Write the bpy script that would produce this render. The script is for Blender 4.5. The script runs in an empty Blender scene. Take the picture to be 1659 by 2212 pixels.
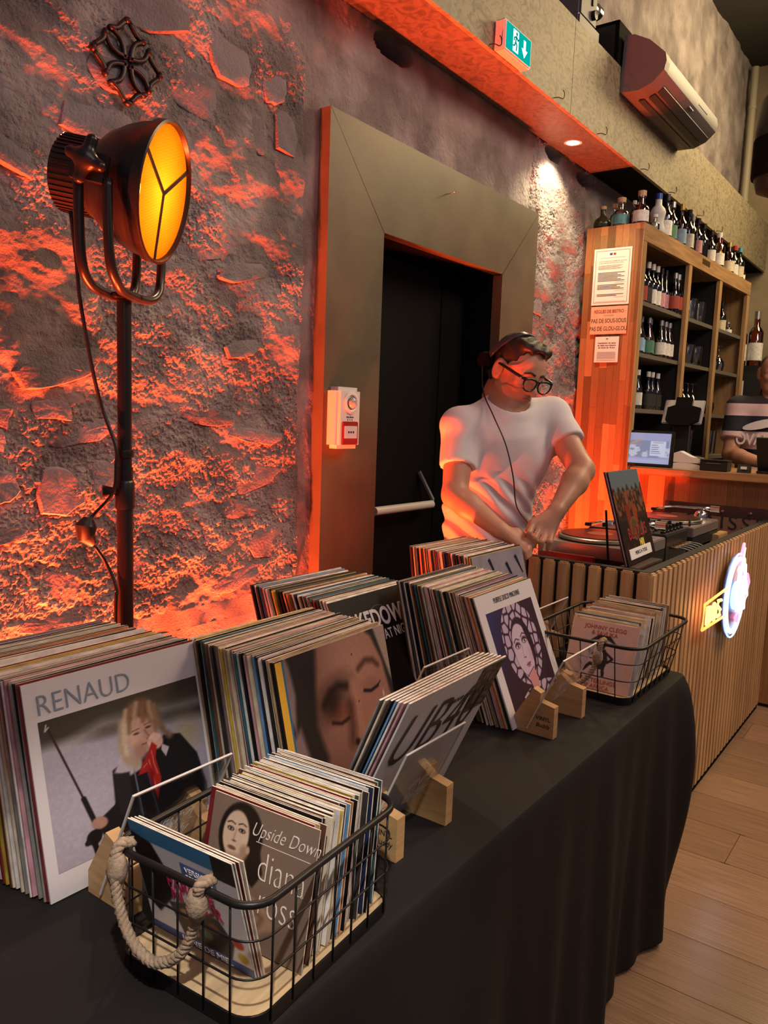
import bpy, bmesh, math, random
import numpy as np
from mathutils import Vector, Matrix
R = math.radians
random.seed(7); rng = np.random.default_rng(11)
SC = bpy.context.scene
COL = SC.collection

# ------------------------------------------------------------------ camera
def cam_axes(yaw, pitch, roll):
    f = Vector((math.cos(yaw)*math.cos(pitch), math.sin(yaw)*math.cos(pitch), -math.sin(pitch)))
    r = Vector((math.sin(yaw), -math.cos(yaw), 0)); d = f.cross(r)
    c, s = math.cos(roll), math.sin(roll)
    return c*r + s*d, -s*r + c*d, f
_r, _d, _f = cam_axes(0.629601, 0.122951, -0.0362094)
cam = bpy.data.cameras.new('camera'); camo = bpy.data.objects.new('camera', cam); COL.objects.link(camo)
camo.matrix_world = Matrix(((_r.x, -_d.x, -_f.x, 0), (_r.y, -_d.y, -_f.y, 0), (_r.z, -_d.z, -_f.z, 1.46), (0, 0, 0, 1)))
cam.sensor_fit = 'VERTICAL'; cam.sensor_height = 36; cam.lens = 36*1700/2212; cam.clip_start = .02
SC.camera = camo

# ------------------------------------------------------------------ world, lights, exposure
W = bpy.data.worlds.new('room_ambient'); SC.world = W; W.use_nodes = True
bg = W.node_tree.nodes['Background']; bg.inputs[0].default_value = (.40, .32, .38, 1); bg.inputs[1].default_value = .28
SC.view_settings.view_transform = 'Standard'; SC.view_settings.look = 'None'
SC.view_settings.exposure = 0.0; SC.view_settings.gamma = 1; SC.view_settings.use_curve_mapping = False
def light(name, kind, loc, aim, energy, col, **kw):
    l = bpy.data.lights.new(name, kind); l.energy = energy; l.color = col
    for k, v in kw.items(): setattr(l, k, v)
    o = bpy.data.objects.new(name, l); COL.objects.link(o); o.location = loc
    if aim is not None: o.rotation_euler = (Vector(aim)-Vector(loc)).to_track_quat('-Z', 'Y').to_euler()
    return o
RED = (1, .082, .018)
# warm area fills added over room and aisle, plus the bar's light
light('room_fill', 'AREA', (.6, -1.6, 3.9), (1.4, .9, .8), 24, (1, .80, .84), shape='RECTANGLE', size=2.2, size_y=1.4)
light('bar_light', 'AREA', (6.3, .2, 4.3), (5.2, 1.9, 3.2), 112, (1, .74, .38), shape='RECTANGLE', size=1.6, size_y=1.2)
light('aisle_fill', 'AREA', (3.6, -1.2, 3.9), (3.4, .4, .4), 84, (1, .72, .50), shape='RECTANGLE', size=1.2, size_y=1.2)
# spots: one over the front basket, one in the beam over the albums
light('track_spot', 'SPOT', (-.15, -.10, 2.7), (.66, .70, .80), 150, (1, .93, .86), spot_size=R(22), spot_blend=.5, shadow_soft_size=.03)
light('track_spot_tables', 'SPOT', (1.9, 1.70, 2.86), (1.35, 1.0, .95), 52, (1, .64, .38), spot_size=R(75), spot_blend=.8, shadow_soft_size=.05)
# red LED wash bar on the floor along the wall, and one uplight by the bar
for x, y, e in ((.45, 1.755, 520), (.85, 1.755, 520), (1.25, 1.765, 520), (1.62, 1.795, 520), (2.04, 1.86, 300)):
    light('floor_wash', 'SPOT', (x, y, .06), (x+.06, y+.06, 3), e, RED, spot_size=R(92), spot_blend=.6, shadow_soft_size=.02)
for x in (3.95, 4.15, 4.34): light('bar_uplight', 'SPOT', (x, 1.75, .06), (x, 1.83, 3), 270, RED, spot_size=R(80), spot_blend=.6, shadow_soft_size=.02)

# ------------------------------------------------------------------ mesh helpers
class MB:
    def __init__(s): s.v = []; s.f = []; s.m = []
    def add(s, v, f, mi=0):
        n = len(s.v); s.v += [tuple(p) for p in v]; s.f += [tuple(i+n for i in q) for q in f]; s.m += [mi]*len(f); return s
    def box(s, lo, hi, mi=0, mtx=None):
        x0, y0, z0 = lo; x1, y1, z1 = hi
        v = [(x0,y0,z0),(x1,y0,z0),(x1,y1,z0),(x0,y1,z0),(x0,y0,z1),(x1,y0,z1),(x1,y1,z1),(x0,y1,z1)]
        if mtx: v = [mtx @ Vector(p) for p in v]
        return s.add(v, [(0,3,2,1),(4,5,6,7),(0,1,5,4),(1,2,6,5),(2,3,7,6),(3,0,4,7)], mi)
    def bbox(s, lo, hi, b, mi=0, mtx=None):
        """box with all edges chamfered by b"""
        bm = bmesh.new(); bmesh.ops.create_cube(bm, size=1)
        c = [(a+d)/2 for a, d in zip(lo, hi)]; e = [d-a for a, d in zip(lo, hi)]
        for q in bm.verts: q.co = Vector((q.co.x*e[0]+c[0], q.co.y*e[1]+c[1], q.co.z*e[2]+c[2]))
        bmesh.ops.bevel(bm, geom=bm.edges[:], offset=b, segments=2, affect='EDGES')
        return s.bm(bm, mi, mtx)
    def bm(s, bm, mi=0, mtx=None):
        bm.verts.index_update()
        v = [mtx @ q.co if mtx else q.co.copy() for q in bm.verts]
        s.add(v, [[q.index for q in f.verts] for f in bm.faces], mi); bm.free(); return s
    def tube(s, path, r, n=8, mi=0, closed=False, caps=True):
        P = [Vector(p) for p in path]; k = len(P); rr = r if hasattr(r, '__len__') else [r]*k
        v = []; up = None
        for i in range(k):
            a = P[i-1] if (i or closed) else P[i]; b = P[(i+1) % k] if (i < k-1 or closed) else P[i]
            t = (b-a).normalized()
            if up is None: up = Vector((0,0,1)) if abs(t.z) < .9 else Vector((1,0,0))
            u = (up - t*up.dot(t)); u = u.normalized() if u.length > 1e-6 else t.orthogonal().normalized(); up = u; w = t.cross(u)
            v += [P[i] + (u*math.cos(2*math.pi*j/n) + w*math.sin(2*math.pi*j/n))*rr[i] for j in range(n)]
        f = []
        for i in range(k if closed else k-1):
            a, b = i*n, ((i+1) % k)*n
            f += [(a+j, a+(j+1) % n, b+(j+1) % n, b+j) for j in range(n)]
        if caps and not closed: f += [tuple(range(n))[::-1], tuple(range((k-1)*n, k*n))]
        return s.add(v, f, mi)
    def lathe(s, prof, n=16, mi=0, mtx=None, cap=True):
        """prof: (radius, height) list, revolved about Z"""
        v = []; f = []; k = len(prof)
        for r, z in prof: v += [Vector((r*math.cos(2*math.pi*j/n), r*math.sin(2*math.pi*j/n), z)) for j in range(n)]
        for i in range(k-1): f += [(i*n+j, i*n+(j+1) % n, (i+1)*n+(j+1) % n, (i+1)*n+j) for j in range(n)]
        if cap and prof[0][0] > 1e-4: f.append(tuple(range(n))[::-1])
        if cap and prof[-1][0] > 1e-4: f.append(tuple(range((k-1)*n, k*n)))
        if mtx: v = [mtx @ p for p in v]
        return s.add(v, f, mi)
    def prism(s, poly, d0, d1, plane='XZ', mi=0, mtx=None):
        """poly 2D outline (counter-clockwise seen along the extrusion) extruded from d0 to d1 along the third axis"""
        put = {'XZ': lambda a, b, d: Vector((a, d, b)), 'XY': lambda a, b, d: Vector((a, b, d)), 'YZ': lambda a, b, d: Vector((d, a, b))}[plane]
        n = len(poly); v = [put(a, b, d0) for a, b in poly] + [put(a, b, d1) for a, b in poly]
        if mtx: v = [mtx @ p for p in v]
        f = [tuple(range(n)), tuple(range(n, 2*n))[::-1]] + [(i, n+i, n+(i+1) % n, (i+1) % n) for i in range(n)]
        return s.add(v, f, mi)
    def mesh(s, name, mats, smooth=False, fix=True):
        me = bpy.data.meshes.new(name); me.from_pydata(s.v, [], s.f); me.update()
        for m in (mats if isinstance(mats, (list, tuple)) else [mats]): me.materials.append(m)
        if any(s.m): me.polygons.foreach_set('material_index', s.m)
        if fix:
            bm = bmesh.new(); bm.from_mesh(me); bmesh.ops.recalc_face_normals(bm, faces=bm.faces[:]); bm.to_mesh(me); bm.free()
        if smooth is True: me.polygons.foreach_set('use_smooth', [True]*len(me.polygons))
        elif smooth: me.polygons.foreach_set('use_smooth', [True]*len(me.polygons)); me.set_sharp_from_angle(angle=R(smooth))
        return me
    def build(s, name, mats, parent=None, smooth=False, loc=None, rot=None, fix=True):
        return link(name, s.mesh(name, mats, smooth, fix), parent, loc, rot)
def link(name, me, parent=None, loc=None, rot=None):
    o = bpy.data.objects.new(name, me); COL.objects.link(o); o.parent = parent
    if loc is not None: o.location = loc
    if rot is not None: o.rotation_euler = rot
    return o
def tag(o, label, cat, group=None):
    o['label'] = label; o['category'] = cat
    if group: o['group'] = group
    return o
def thing(name, label, cat, loc=(0,0,0), rot=(0,0,0), group=None):
    o = bpy.data.objects.new(name, None); COL.objects.link(o); o.location = loc; o.rotation_euler = rot; o.empty_display_size = .05
    return tag(o, label, cat, group)
def struct(o): o['kind'] = 'structure'; return o
def dup(root, loc=None, rot=None, label=None):
    r = root.copy(); COL.objects.link(r)
    if loc is not None: r.location = loc
    if rot is not None: r.rotation_euler = rot
    if label: r['label'] = label
    for ch in root.children:
        c = ch.copy(); COL.objects.link(c); c.parent = r
        for g in ch.children:
            d = g.copy(); COL.objects.link(d); d.parent = c
    return r
def ordn(i):
    return f"{i}{'th' if 10 <= i % 100 <= 20 else {1:'st',2:'nd',3:'rd'}.get(i % 10,'th')}"
def bez(pts, n=8):
    """Catmull-Rom through points"""
    P = [Vector(p) for p in pts]; P = [P[0]*2-P[1]] + P + [P[-1]*2-P[-2]]; out = []
    for i in range(1, len(P)-2):
        a, b, c, d = P[i-1:i+3]
        for k in range(n):
            t = k/n; out.append(.5*((2*b)+(c-a)*t+(2*a-5*b+4*c-d)*t*t+(3*b-a-3*c+d)*t**3))
    return out + [P[-2]]

# ------------------------------------------------------------------ materials
def s2l(c):
    c = np.asarray(c, float); return np.where(c <= .04045, c/12.92, ((c+.055)/1.055)**2.4)
def hx(h):
    h = h.lstrip('#'); return tuple(s2l([int(h[i:i+2], 16)/255 for i in (0, 2, 4)]))
MATS = {}
def mat(name, col=(.5,.5,.5), rough=.5, metal=0., bump=None, var=None, emit=None, trans=0., ior=1.45, spec=None, coord='Object', stretch=None, coat=0., rand=0., sheen=0.):
    """procedural principled material; bump=(scale, strength, distance), var=(scale, amount), stretch=(x,y,z) noise scaling, rand: per-object value jitter"""
    if name in MATS: return MATS[name]
    if isinstance(col, str): col = hx(col)
    m = bpy.data.materials.new(name); m.use_nodes = True; nt = m.node_tree; N = nt.nodes; L = nt.links; b = N['Principled BSDF']
    b.inputs['Base Color'].default_value = (*col, 1); b.inputs['Roughness'].default_value = rough; b.inputs['Metallic'].default_value = metal
    b.inputs['Transmission Weight'].default_value = trans; b.inputs['IOR'].default_value = ior
    if spec is not None: b.inputs['Specular IOR Level'].default_value = spec
    if coat: b.inputs['Coat Weight'].default_value = coat; b.inputs['Coat Roughness'].default_value = .15
    if sheen: b.inputs['Sheen Weight'].default_value = sheen
    if emit: b.inputs['Emission Color'].default_value = (*emit[0], 1); b.inputs['Emission Strength'].default_value = emit[1]
    if bump or var:
        tc = N.new('ShaderNodeTexCoord'); vec = tc.outputs[coord]
        if stretch:
            mp = N.new('ShaderNodeMapping'); mp.inputs['Scale'].default_value = stretch; L.new(vec, mp.inputs[0]); vec = mp.outputs[0]
        if rand:
            oi = N.new('ShaderNodeObjectInfo'); ad = N.new('ShaderNodeVectorMath'); ad.operation = 'ADD'
            cb = N.new('ShaderNodeCombineXYZ'); mu = N.new('ShaderNodeMath'); mu.operation = 'MULTIPLY'; mu.inputs[1].default_value = 37.
            L.new(oi.outputs['Random'], mu.inputs[0])
            for k in range(3): L.new(mu.outputs[0], cb.inputs[k])
            L.new(vec, ad.inputs[0]); L.new(cb.outputs[0], ad.inputs[1]); vec = ad.outputs[0]
    if var:
        nz = N.new('ShaderNodeTexNoise'); nz.inputs['Scale'].default_value = var[0]; nz.inputs['Detail'].default_value = 5; L.new(vec, nz.inputs['Vector'])
        mr = N.new('ShaderNodeMapRange'); mr.inputs['From Min'].default_value = .3; mr.inputs['From Max'].default_value = .7
        mr.inputs['To Min'].default_value = 1-var[1]; mr.inputs['To Max'].default_value = 1+var[1]; L.new(nz.outputs['Fac'], mr.inputs['Value'])
        val = mr.outputs[0]
        if rand:
            m2 = N.new('ShaderNodeMapRange'); m2.inputs['To Min'].default_value = 1-rand; m2.inputs['To Max'].default_value = 1+rand
            L.new(oi.outputs['Random'], m2.inputs['Value'])
            pm = N.new('ShaderNodeMath'); pm.operation = 'MULTIPLY'; L.new(val, pm.inputs[0]); L.new(m2.outputs[0], pm.inputs[1]); val = pm.outputs[0]
        hs = N.new('ShaderNodeHueSaturation'); hs.inputs['Color'].default_value = (*col, 1); L.new(val, hs.inputs['Value']); L.new(hs.outputs[0], b.inputs['Base Color'])
    if bump:
        n2 = N.new('ShaderNodeTexNoise'); n2.inputs['Scale'].default_value = bump[0]; n2.inputs['Detail'].default_value = 6; L.new(vec, n2.inputs['Vector'])
        bp = N.new('ShaderNodeBump'); bp.inputs['Strength'].default_value = bump[1]; bp.inputs['Distance'].default_value = bump[2]
        L.new(n2.outputs['Fac'], bp.inputs['Height']); L.new(bp.outputs[0], b.inputs['Normal'])
    MATS[name] = m; return m
black_metal = mat('black_metal', (.012,.011,.011), .38, .2)
black_plastic = mat('black_plastic', (.012,.012,.013), .45)
black_matte = mat('black_matte', (.006,.006,.006), .8, spec=.05)
chrome = mat('chrome', (.8,.8,.8), .12, 1.)
white_plastic = mat('white_plastic', (.72,.70,.68), .35)
paper = mat('paper', (.80,.78,.76), .7)
ink = mat('ink', (.02,.018,.018), .6)
ink_red = mat('ink_red', (.45,.02,.02), .6)
clear_glass = mat('clear_glass', (.96,.97,.97), .03, trans=1., ior=1.45)
thin_clear = mat('acrylic', (.97,.98,.98), .02, trans=1., ior=1.2)
# ------------------------------------------------------------------ lettering
def text(name, body, size, m, parent, mtx, align='CENTER', extrude=.0003, shear=0., sx=1., spacing=1., offset=0., bevel=0.):
    cu = bpy.data.curves.new(name, 'FONT'); cu.body = body; cu.size = size; cu.align_x = align; cu.align_y = 'CENTER'; cu.extrude = extrude
    cu.shear = shear; cu.space_character = spacing; cu.offset = offset; cu.resolution_u = 3; cu.bevel_depth = bevel
    o = bpy.data.objects.new(name, cu); me = bpy.data.meshes.new_from_object(o); bpy.data.objects.remove(o); bpy.data.curves.remove(cu)
    me.name = name; me.materials.clear(); me.materials.append(m)
    me.transform(mtx @ Matrix.Diagonal((sx, 1, 1, 1)))
    return link(name, me, parent)
FRONT = Matrix.Rotation(R(90), 4, 'X')                     # text facing -Y
def at_front(x, z, y=-.0012, tilt=0): return Matrix.Translation((x, y, z)) @ FRONT @ Matrix.Rotation(tilt, 4, 'Z')
LEFTW = Matrix.Rotation(R(-90), 4, 'Z') @ FRONT            # text facing -X, reading towards -Y
# ------------------------------------------------------------------ flat print: colour grid
pm = bpy.data.materials.new('flat_print'); pm.use_nodes = True
_a = pm.node_tree.nodes.new('ShaderNodeAttribute'); _a.attribute_name = 'ink'; _b = pm.node_tree.nodes['Principled BSDF']
pm.node_tree.links.new(_a.outputs['Color'], _b.inputs['Base Color']); _b.inputs['Roughness'].default_value = .42
def print_panel(name, w, h, nx, ny, fn, parent, x0=0, z0=0, y=-.0006, m=None):
    u, v = np.meshgrid(np.linspace(0, 1, nx), np.linspace(0, 1, ny)); u = u.ravel(); v = v.ravel()
    V = np.stack([x0+u*w, np.full_like(u, y), z0+v*h], 1)
    i = np.arange(nx*ny).reshape(ny, nx); F = np.stack([i[:-1,:-1], i[:-1,1:], i[1:,1:], i[1:,:-1]], -1).reshape(-1, 4)
    me = bpy.data.meshes.new(name); me.from_pydata(V.tolist(), [], F.tolist()); me.update(); me.materials.append(m or pm)
    c = np.clip(fn(u, v), 0, 1); at = me.color_attributes.new('ink', 'FLOAT_COLOR', 'POINT')
    at.data.foreach_set('color', np.concatenate([s2l(c), np.ones((len(u), 1))], 1).astype(np.float32).ravel())
    return link(name, me, parent)
class Ink:
    """painter on a unit square: shapes as soft-edged distance fields, sRGB colours"""
    def __init__(s, u, v, col): s.u, s.v = u, v; s.c = np.tile(np.array(col, float), (len(u), 1))
    def put(s, d, col, soft=.006, a=1.):
        k = np.clip(.5-d/soft, 0, 1)[:, None]*a; s.c = s.c*(1-k)+np.array(col)*k; return s
    def ell(s, x, y, rx, ry, col, soft=.01, rot=0, a=1.):
        c, q = math.cos(rot), math.sin(rot); X = s.u-x; Y = s.v-y; X, Y = c*X+q*Y, -q*X+c*Y
        return s.put((np.sqrt((X/rx)**2+(Y/ry)**2)-1)*min(rx, ry), col, soft, a)
    def line(s, pts, w, col, soft=.006, a=1.):
        d = np.full(len(s.u), 9.)
        for k in range(len(pts)-1):
            (ax, ay), (bx, by) = pts[k], pts[k+1]; dx, dy = bx-ax, by-ay
            t = np.clip(((s.u-ax)*dx+(s.v-ay)*dy)/(dx*dx+dy*dy+1e-12), 0, 1); d = np.minimum(d, np.hypot(s.u-ax-t*dx, s.v-ay-t*dy))
        return s.put(d-w, col, soft, a)
    def poly(s, pts, col, soft=.008, a=1.):
        x, y = s.u, s.v; d = np.full(len(x), 9.); ins = np.zeros(len(x), bool); n = len(pts)
        for k in range(n):
            (ax, ay), (bx, by) = pts[k], pts[(k+1) % n]; dx, dy = bx-ax, by-ay
            t = np.clip(((x-ax)*dx+(y-ay)*dy)/(dx*dx+dy*dy+1e-12), 0, 1); d = np.minimum(d, np.hypot(x-ax-t*dx, y-ay-t*dy))
            if ay != by: ins ^= ((ay > y) != (by > y)) & (x < (bx-ax)*(y-ay)/(by-ay)+ax)
        return s.put(np.where(ins, -d, d), col, soft, a)
    def rect(s, x0, y0, x1, y1, col, soft=.004, a=1.): return s.put(np.maximum(np.maximum(x0-s.u, s.u-x1), np.maximum(y0-s.v, s.v-y1)), col, soft, a)
    def grain(s, sc, amt, seed=0):
        s.c = s.c*(1+amt*(fbm2(s.u*sc, s.v*sc, 4, seed)[:, None])); return s
# ------------------------------------------------------------------ noise and implicit surfaces
def _h(ix, iy, iz, seed):
    n = (ix.astype(np.int64)*374761393 + iy.astype(np.int64)*668265263 + iz.astype(np.int64)*2147483647 + seed*974711) & 0xffffffff
    n = ((n ^ (n >> 13))*1274126177) & 0xffffffff; n = (n ^ (n >> 16)) & 0xffff
    return n/32767.5-1
def vn3(x, y, z, seed=0):
    ix, iy, iz = np.floor(x), np.floor(y), np.floor(z); fx, fy, fz = x-ix, y-iy, z-iz
    fx, fy, fz = (t*t*(3-2*t) for t in (fx, fy, fz)); o = 0
    for a in (0, 1):
        for b in (0, 1):
            for c in (0, 1):
                o = o + _h(ix+a, iy+b, iz+c, seed)*(fx if a else 1-fx)*(fy if b else 1-fy)*(fz if c else 1-fz)
    return o
def fbm2(x, y, oct=4, seed=0):
    o = 0; a = .5
    for k in range(oct): o = o + a*vn3(x, y, np.zeros_like(x)+.37, seed+k); x = x*2.03+5.1; y = y*2.03+1.7; a *= .5
    return o
class Field:
    """implicit solid on a regular grid, blended from primitives, meshed by surface nets"""
    def __init__(s, lo, hi, h):
        s.lo = np.array(lo, float); s.h = h; s.n = np.ceil((np.array(hi)-s.lo)/h).astype(int)+1
        s.F = np.full(s.n, 1., np.float32)
    def grid(s, lo, hi, pad):
        a = np.clip(np.floor((np.array(lo)-pad-s.lo)/s.h).astype(int), 0, s.n-1); b = np.clip(np.ceil((np.array(hi)+pad-s.lo)/s.h).astype(int)+1, 1, s.n)
        if (b <= a).any(): return None, None
        sl = tuple(slice(i, j) for i, j in zip(a, b)); ax = [s.lo[k]+s.h*np.arange(a[k], b[k]) for k in range(3)]
        return sl, np.meshgrid(*ax, indexing='ij')
    def blend(s, sl, d, k, sub=False):
        A = s.F[sl]
        if sub:
            h = np.clip(.5-.5*(A+d)/k, 0, 1); s.F[sl] = A*(1-h)-d*h+k*h*(1-h)
        else:
            h = np.clip(.5+.5*(A-d)/k, 0, 1); s.F[sl] = A*(1-h)+d*h-k*h*(1-h)
    def cone(s, a, b, ra, rb=None, k=.012, sub=False, flat=False):
        rb = ra if rb is None else rb; a = np.array(a, float); b = np.array(b, float); m = max(ra, rb)
        sl, g = s.grid(np.minimum(a, b)-m, np.maximum(a, b)+m, k+.02)
        if sl is None: return s
        d = b-a; L = d@d+1e-12; t = np.clip(((g[0]-a[0])*d[0]+(g[1]-a[1])*d[1]+(g[2]-a[2])*d[2])/L, 0, 1)
        q = np.sqrt((g[0]-a[0]-t*d[0])**2+(g[1]-a[1]-t*d[1])**2+(g[2]-a[2]-t*d[2])**2)-(ra+(rb-ra)*t)
        if flat: q = np.maximum(q, ((g[0]-b[0])*d[0]+(g[1]-b[1])*d[1]+(g[2]-b[2])*d[2])/math.sqrt(L))
        s.blend(sl, q, k, sub); return s
    def ell(s, c, r, M=None, k=.015, sub=False):
        c = np.array(c, float); r = np.array(r, float); m = r.max(); sl, g = s.grid(c-m, c+m, k+.02)
        if sl is None: return s
        p = np.stack([g[i]-c[i] for i in range(3)], -1)
        if M is not None: p = p@np.array(M)            # columns of M: local axes in world
        k0 = np.sqrt(((p/r)**2).sum(-1)); k1 = np.sqrt(((p/r**2)**2).sum(-1))+1e-9
        s.blend(sl, k0*(k0-1)/k1, k, sub); return s
    def mesh(s, name, mats, smooth=1):
        F = s.F; S = F < 0; nx, ny, nz = S.shape; c = np.zeros((nx-1, ny-1, nz-1), np.int8)
        for a in (0, 1):
            for b in (0, 1):
                for d in (0, 1): c += S[a:nx-1+a, b:ny-1+b, d:nz-1+d]
        idx = np.argwhere((c > 0) & (c < 8)); ids = np.full(c.shape, -1, np.int64); ids[tuple(idx.T)] = np.arange(len(idx))
        acc = np.zeros((len(idx), 3)); cnt = np.zeros(len(idx)); cor = [(a, b, d) for a in (0,1) for b in (0,1) for d in (0,1)]
        for p in cor:
            for ax in range(3):
                if p[ax]: continue
                q = list(p); q[ax] = 1; fa = F[tuple((idx+p).T)]; fb = F[tuple((idx+q).T)]; m = (fa < 0) != (fb < 0)
                t = fa/(fa-fb+1e-12*(fa == fb)); pos = np.tile(np.array(p, float), (len(idx), 1)); pos[:, ax] = t
                acc[m] += pos[m]; cnt[m] += 1
        V = s.lo+(idx+acc/cnt[:, None])*s.h; Q = []
        for ax in range(3):
            o = [k for k in range(3) if k != ax]; A = [slice(None)]*3; B = [slice(None)]*3; A[ax] = slice(0, -1); B[ax] = slice(1, None)
            for k in o: A[k] = slice(1, -1); B[k] = slice(1, -1)
            ch = np.argwhere(S[tuple(A)] != S[tuple(B)])
            if not len(ch): continue
            e = ch.copy()
            for k in o: e[:, k] += 1
            def cid(d0, d1):
                q = e.copy(); q[:, o[0]] -= d0; q[:, o[1]] -= d1; return ids[tuple(q.T)]
            f = np.stack([cid(1,1), cid(0,1), cid(0,0), cid(1,0)], 1); fl = S[tuple(e.T)]
            if ax == 1: fl = ~fl
            f[~fl] = f[~fl][:, ::-1]; Q.append(f)
        Q = np.concatenate(Q); Q = Q[(Q >= 0).all(1)]
        for _ in range(smooth):                           # one Laplacian pass takes the grid steps out
            sm = np.zeros_like(V); n = np.zeros(len(V))
            for a, b in ((0,1),(1,2),(2,3),(3,0)):
                np.add.at(sm, Q[:, a], V[Q[:, b]]); np.add.at(n, Q[:, a], 1); np.add.at(sm, Q[:, b], V[Q[:, a]]); np.add.at(n, Q[:, b], 1)
            V = V*.5+.5*sm/np.maximum(n, 1)[:, None]
        me = bpy.data.meshes.new(name); me.from_pydata(V.tolist(), [], Q.tolist()); me.update()
        for m in (mats if isinstance(mats, (list, tuple)) else [mats]): me.materials.append(m)
        me.polygons.foreach_set('use_smooth', [True]*len(me.polygons)); return me
# ================================================================== the room
def mortar_mat(name, c1, c2, bs):
    m = bpy.data.materials.new(name); m.use_nodes = True; N = m.node_tree.nodes; L = m.node_tree.links; b = N['Principled BSDF']
    tc = N.new('ShaderNodeTexCoord'); b.inputs['Roughness'].default_value = .88; b.inputs['Specular IOR Level'].default_value = .25
    n1 = N.new('ShaderNodeTexNoise'); n1.inputs['Scale'].default_value = 5; n1.inputs['Detail'].default_value = 8; L.new(tc.outputs['Object'], n1.inputs['Vector'])
    cr = N.new('ShaderNodeValToRGB'); cr.color_ramp.elements[0].position = .32; cr.color_ramp.elements[1].position = .68
    cr.color_ramp.elements[0].color = (*c1, 1); cr.color_ramp.elements[1].color = (*c2, 1); L.new(n1.outputs['Fac'], cr.inputs[0]); L.new(cr.outputs[0], b.inputs['Base Color'])
    n2 = N.new('ShaderNodeTexNoise'); n2.inputs['Scale'].default_value = 190; n2.inputs['Detail'].default_value = 4; n2.inputs['Roughness'].default_value = .65; L.new(tc.outputs['Object'], n2.inputs['Vector'])
    n3 = N.new('ShaderNodeTexNoise'); n3.inputs['Scale'].default_value = 48; n3.inputs['Detail'].default_value = 3; L.new(tc.outputs['Object'], n3.inputs['Vector'])
    # roughness of the plaster itself comes and goes in patches
    n4 = N.new('ShaderNodeTexNoise'); n4.inputs['Scale'].default_value = 4.2; n4.inputs['Detail'].default_value = 4; L.new(tc.outputs['Object'], n4.inputs['Vector'])
    mr = N.new('ShaderNodeMapRange'); mr.inputs['From Min'].default_value = .40; mr.inputs['From Max'].default_value = .56; mr.inputs['To Min'].default_value = .06; mr.inputs['To Max'].default_value = 1.
    L.new(n4.outputs['Fac'], mr.inputs['Value'])
    b1 = N.new('ShaderNodeBump'); b1.inputs['Distance'].default_value = bs; L.new(n2.outputs['Fac'], b1.inputs['Height']); L.new(mr.outputs[0], b1.inputs['Strength'])
    b2 = N.new('ShaderNodeBump'); b2.inputs['Distance'].default_value = bs*1.3; b2.inputs['Strength'].default_value = .7; L.new(n3.outputs['Fac'], b2.inputs['Height'])
    L.new(b2.outputs[0], b1.inputs['Normal']); L.new(b1.outputs[0], b.inputs['Normal']); return m
mortar = mortar_mat('lime_mortar', (.19,.16,.16), (.34,.295,.29), .010)
stone_m = mat('rubble_stone', (.20,.17,.185), .8, bump=(120, .8, .006), var=(9, .28), rand=.22)
olive_paint = mat('olive_board_paint', (.105,.092,.058), .42, bump=(60, .12, .002), var=(5, .22))
def osb_mat(name, c1, c2, gloss):
    m = bpy.data.materials.new(name); m.use_nodes = True; N = m.node_tree.nodes; L = m.node_tree.links; b = N['Principled BSDF']
    tc = N.new('ShaderNodeTexCoord'); mp = N.new('ShaderNodeMapping'); mp.inputs['Scale'].default_value = (1, 1, 1.6); L.new(tc.outputs['Object'], mp.inputs[0])
    n1 = N.new('ShaderNodeTexNoise'); n1.inputs['Scale'].default_value = 16; n1.inputs['Detail'].default_value = 9; n1.inputs['Distortion'].default_value = 2.2; L.new(mp.outputs[0], n1.inputs['Vector'])
    cr = N.new('ShaderNodeValToRGB'); cr.color_ramp.elements[0].position = .36; cr.color_ramp.elements[1].position = .56
    cr.color_ramp.elements[0].color = (*c1, 1); cr.color_ramp.elements[1].color = (*c2, 1); L.new(n1.outputs['Fac'], cr.inputs[0]); L.new(cr.outputs[0], b.inputs['Base Color'])
    bp = N.new('ShaderNodeBump'); bp.inputs['Strength'].default_value = .4; bp.inputs['Distance'].default_value = .004; L.new(n1.outputs['Fac'], bp.inputs['Height']); L.new(bp.outputs[0], b.inputs['Normal'])
    b.inputs['Roughness'].default_value = gloss; return m
osb = osb_mat('chipboard_face', (.14,.115,.07), (.26,.22,.145), .6)
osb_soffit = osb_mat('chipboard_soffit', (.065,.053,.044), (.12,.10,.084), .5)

def wall_depth(x, z):
    stone = np.clip((2.075-x)/.02, 0, 1)                                  # rubble left of the door, skim plaster to its right
    right = np.clip((x-3.70)/.08, 0, 1)
    rough = np.maximum(stone, right)
    d = rough*(.018*fbm2(x*3.1, z*4.2, 4, 3)+.018*fbm2(x*9, z*13, 4, 9)+.012*stone)
    rm = np.clip(.55+2.2*fbm2(x*4.5, z*6, 4, 41), .08, 1)*rough                # grainy where the mortar shows, smoother elsewhere
    d = d+rm*(.0075*fbm2(x*46, z*58, 3, 17)+.0034*vn3(x*150, z*150, x*0, 51)+.0022*vn3(x*330, z*330, x*0, 52))
    d = d+(1-rough)*(.010*fbm2(x*3, z*2, 3, 5)+.006*fbm2(x*22+z*4, z*7, 4, 8))
    for hx_, hz_, rx, rz in ((2.56, 2.845, .12, .045), (4.03, 2.86, .10, .035), (4.44, 2.83, .10, .03)):   # broken pockets under the beam
        q = np.sqrt(((x-hx_+.05*fbm2(x*9, z*9, 2, 4))/rx)**2+((z-hz_)/rz)**2); d = d-.16*np.clip((1.1-q)/.2, 0, 1)
    up = np.clip((z-2.93)/.05, 0, 1); d = d*(1-up)+up*(.035*fbm2(x*2.5+z*.6, z*2.2, 5, 21)+.02*fbm2(x*8, z*5, 4, 23))
    return d
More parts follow.
